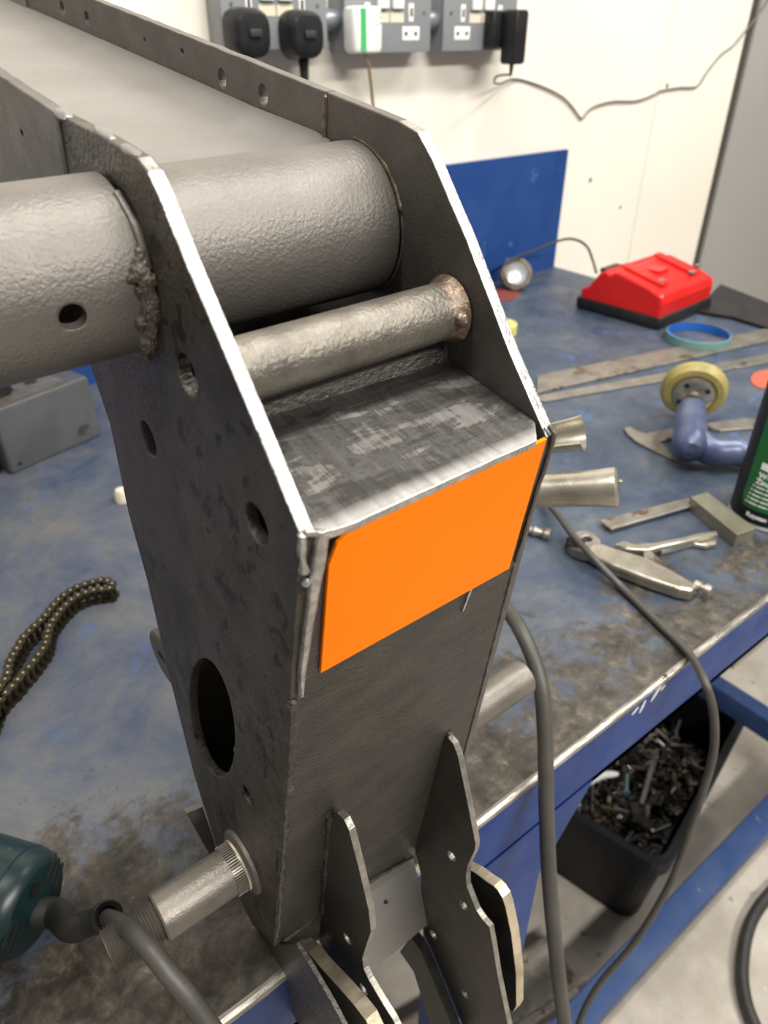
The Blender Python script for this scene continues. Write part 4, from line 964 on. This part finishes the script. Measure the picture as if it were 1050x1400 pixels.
for k in range(1400):
    x = .026 + random.random() * (LN - .052); y = .026 + random.random() * (DP - .052); z = .075 + random.random() * .014 + .010 * noise.noise(V((x * 12, y * 12, 0)))
    s = .003 + random.random() * .005; a = random.random() * PI
    g.box((-s, -s * .4, -s * .3), (s, s * .4, s * .3), random.randrange(3), T=lambda p, x=x, y=y, z=z, a=a: V((x + p.x * math.cos(a) - p.y * math.sin(a), y + p.x * math.sin(a) + p.y * math.cos(a), z + p.z)))
g.box((.022, .022, .0075), (LN - .022, DP - .022, .072), 0)
for q in g.v: q.xyz = V((Bc.x + q.x * ux - q.y * uy, Bc.y + q.x * uy + q.y * ux, Bc.z + q.z))
o = g.build('small_fixings', [darkst, blast, brass]); tag(o, 'heap of tiny nuts washers and swarf filling the black crate', 'fixings', kind='stuff')
def bolt_mesh(L, r, mat):
    g = G(); g.lathe([(0, 0), (0, r * 1.9), (r * 1.2, r * 1.9), (r * 1.2, 0)], (0, 0, 0), (1, 0, 0), 6); g.lathe([(r * 1.2, r), (L, r), (L, 0)], (0, 0, 0), (1, 0, 0), 8)
    o = g.build('bolt', mat); me = o.data; bpy.data.objects.remove(o); return me
def nut_mesh(r, mat, h=.6):
    g = G(); g.lathe([(0, r * .5), (0, r), (r * h, r), (r * h, r * .5)], (0, 0, 0), (0, 0, 1), 6, closed=True); o = g.build('nut', mat); me = o.data; bpy.data.objects.remove(o); return me
kinds = [('bolt', bolt_mesh(.036, .0030, zinc)), ('bolt', bolt_mesh(.050, .0036, darkst)), ('bolt', bolt_mesh(.028, .0030, brass)), ('bolt', bolt_mesh(.044, .0028, blast)), ('nut', nut_mesh(.0085, zinc)), ('nut', nut_mesh(.010, darkst)), ('washer', nut_mesh(.012, blast, .15))]
def in_crate(x, y, z): return V((Bc.x + x * ux - y * uy, Bc.y + x * uy + y * ux, Bc.z + z))
for k in range(150):
    nm, me = kinds[k % 7] if k % 3 else kinds[(k // 3) % 4]
    x = .045 + random.random() * (LN - .09); y = .04 + random.random() * (DP - .14)
    o = link(nm, me); o.location = in_crate(x, y, .094 + random.random() * .012 + .010 * noise.noise(V((x * 12, y * 12, 0))))
    o.rotation_euler = (random.random() * 6, (random.random() - .5) * .9, random.random() * 6.3)
    desc = {0: 'short bright zinc bolt', 1: 'long blackened bolt', 2: 'stubby brass-toned bolt', 3: 'slim dull grey bolt', 4: 'bright zinc nut', 5: 'blackened nut', 6: 'dull flat washer'}[[q[1] for q in kinds].index(me)]
    where = ('front left', 'front middle', 'front right', 'back left', 'back middle', 'back right')[min(2, int(3 * (x - .045) / (LN - .09))) + (3 if y > DP * .36 else 0)]
    tag(o, '%s lying loose in the %s of the black crate' % (desc, where), nm, '%ss in the %s of the crate' % (desc, where))
# long flat links and tie in the crate
def strip_in(px, zz, w_, mat, name, label):
    P = [BZ(u, v, zz) for u, v in px]; g = G()
    for a, b in zip(P, P[1:]):
        d = (b - a).normalized(); n_ = V((-d.y, d.x, 0)) * w_
        vs = [a - n_, b - n_, b + n_, a + n_]; g.add(vs + [p + V((0, 0, .003)) for p in vs], [(0, 3, 2, 1), (4, 5, 6, 7), (0, 1, 5, 4), (1, 2, 6, 5), (2, 3, 7, 6), (3, 0, 4, 7)])
    tag(g.build(name, mat), label, 'metal strip')
strip_in([(898, 1025), (877, 1100)], FL + .118, .0035, blast, 'metal_strip', 'long thin grey metal strip sticking up across the crate')
strip_in([(868, 1098), (872, 1115), (890, 1132)], FL + .112, .009, darkst, 'metal_bracket', 'dark bent bracket in the middle of the crate')
g = G(); p_ = [BZ(u, v, FL + .125) for u, v in ((783, 1083), (800, 1068), (820, 1060), (845, 1058))]; g.sweep(smooth_path(p_, 5), [.009, .009, .009, .009, .009, .010, .010, .010, .009, .009, .008, .007, .006, .006, .005, .003], 10); tag(g.build('white_bundle', whitep), 'white crumpled strip at the left side of the crate', 'strip')
o = link('bolt', bolt_mesh(.040, .0034, mt('blue_zinc', (.30, .48, .52), metal=.8, rough=.3))); p = BZ(856, 1085, FL + .122); o.location = p; o.rotation_euler = (0, 0, math.atan2((BZ(857, 1055, FL + .122) - p).y, (BZ(857, 1055, FL + .122) - p).x)); tag(o, 'bright blue-zinc bolt near the back left of the crate', 'bolt')
# steel channel on the floor
a, b = BZ(470, 1440, FL + .04), BZ(760, 1272, FL + .04); d = (b - a).normalized(); n_ = V((d.y, -d.x, 0))
ch2 = empty('steel_channel', a); tag(ch2, 'length of pale steel channel on the floor behind the hook plates', 'steel channel')
L_ = (b - a).length
def TT(p): return d * p.x + n_ * p.y + V((0, 0, p.z - .04))
g = G().box((0, 0, 0), (L_, .004, .040), T=TT).box((0, .0041, 0), (L_, .070, .004), T=TT).box((0, .0701, 0), (L_, .074, .040), T=TT); g.build('channel', steel, ch2)
a, b = BZ(560, 1500, FL + .03), BZ(785, 1345, FL + .03); d = (b - a).normalized(); n_ = V((d.y, -d.x, 0)); L_ = (b - a).length
g = G().box((0, 0, 0), (L_, .012, .03), T=lambda p: a + TT(p) + V((0, 0, .01)))
tag(g.build('steel_bar', steel), 'pale square steel bar on the floor in front of the channel', 'steel bar')
# crumpled clear bag behind the crate and ribbed panel
g = G(); n = 26; vs = []
c0 = BZ(955, 950, FL)
for j in range(n + 1):
    for i in range(n + 1):
        x = (i / n - .5) * .34; y = (j / n - .5) * .22; r2 = max(0, 1 - (x / .17) ** 2) * max(0, 1 - (y / .11) ** 2)
        vs.append((c0.x + x + .05, c0.y + y + .12, FL + .004 + .085 * r2 + .030 * abs(noise.noise(V((x * 26, y * 26, 1)))) * r2))
fs = [(j * (n + 1) + i, j * (n + 1) + i + 1, (j + 1) * (n + 1) + i + 1, (j + 1) * (n + 1) + i) for j in range(n) for i in range(n)]
g.add(vs, fs); tag(g.build('plastic_bag', bagm, fix=False), 'crumpled pale plastic bag on the floor behind the black crate', 'bag')
p = BZ(1040, 900, FL); rp_ = empty('ribbed_panel', (p.x, p.y + .02, FL)); tag(rp_, 'pale ribbed panel standing on the floor beyond the bench end', 'panel')
for k in range(12):
    g = G().box((k * .017 - .08, 0, 0), (k * .017 - .08 + .012, .008, .30)); g.build('rib', ribm, rp_)
g = G().box((-.085, .0081, 0), (.13, .012, .30)); g.build('backing_sheet', greydark, rp_)
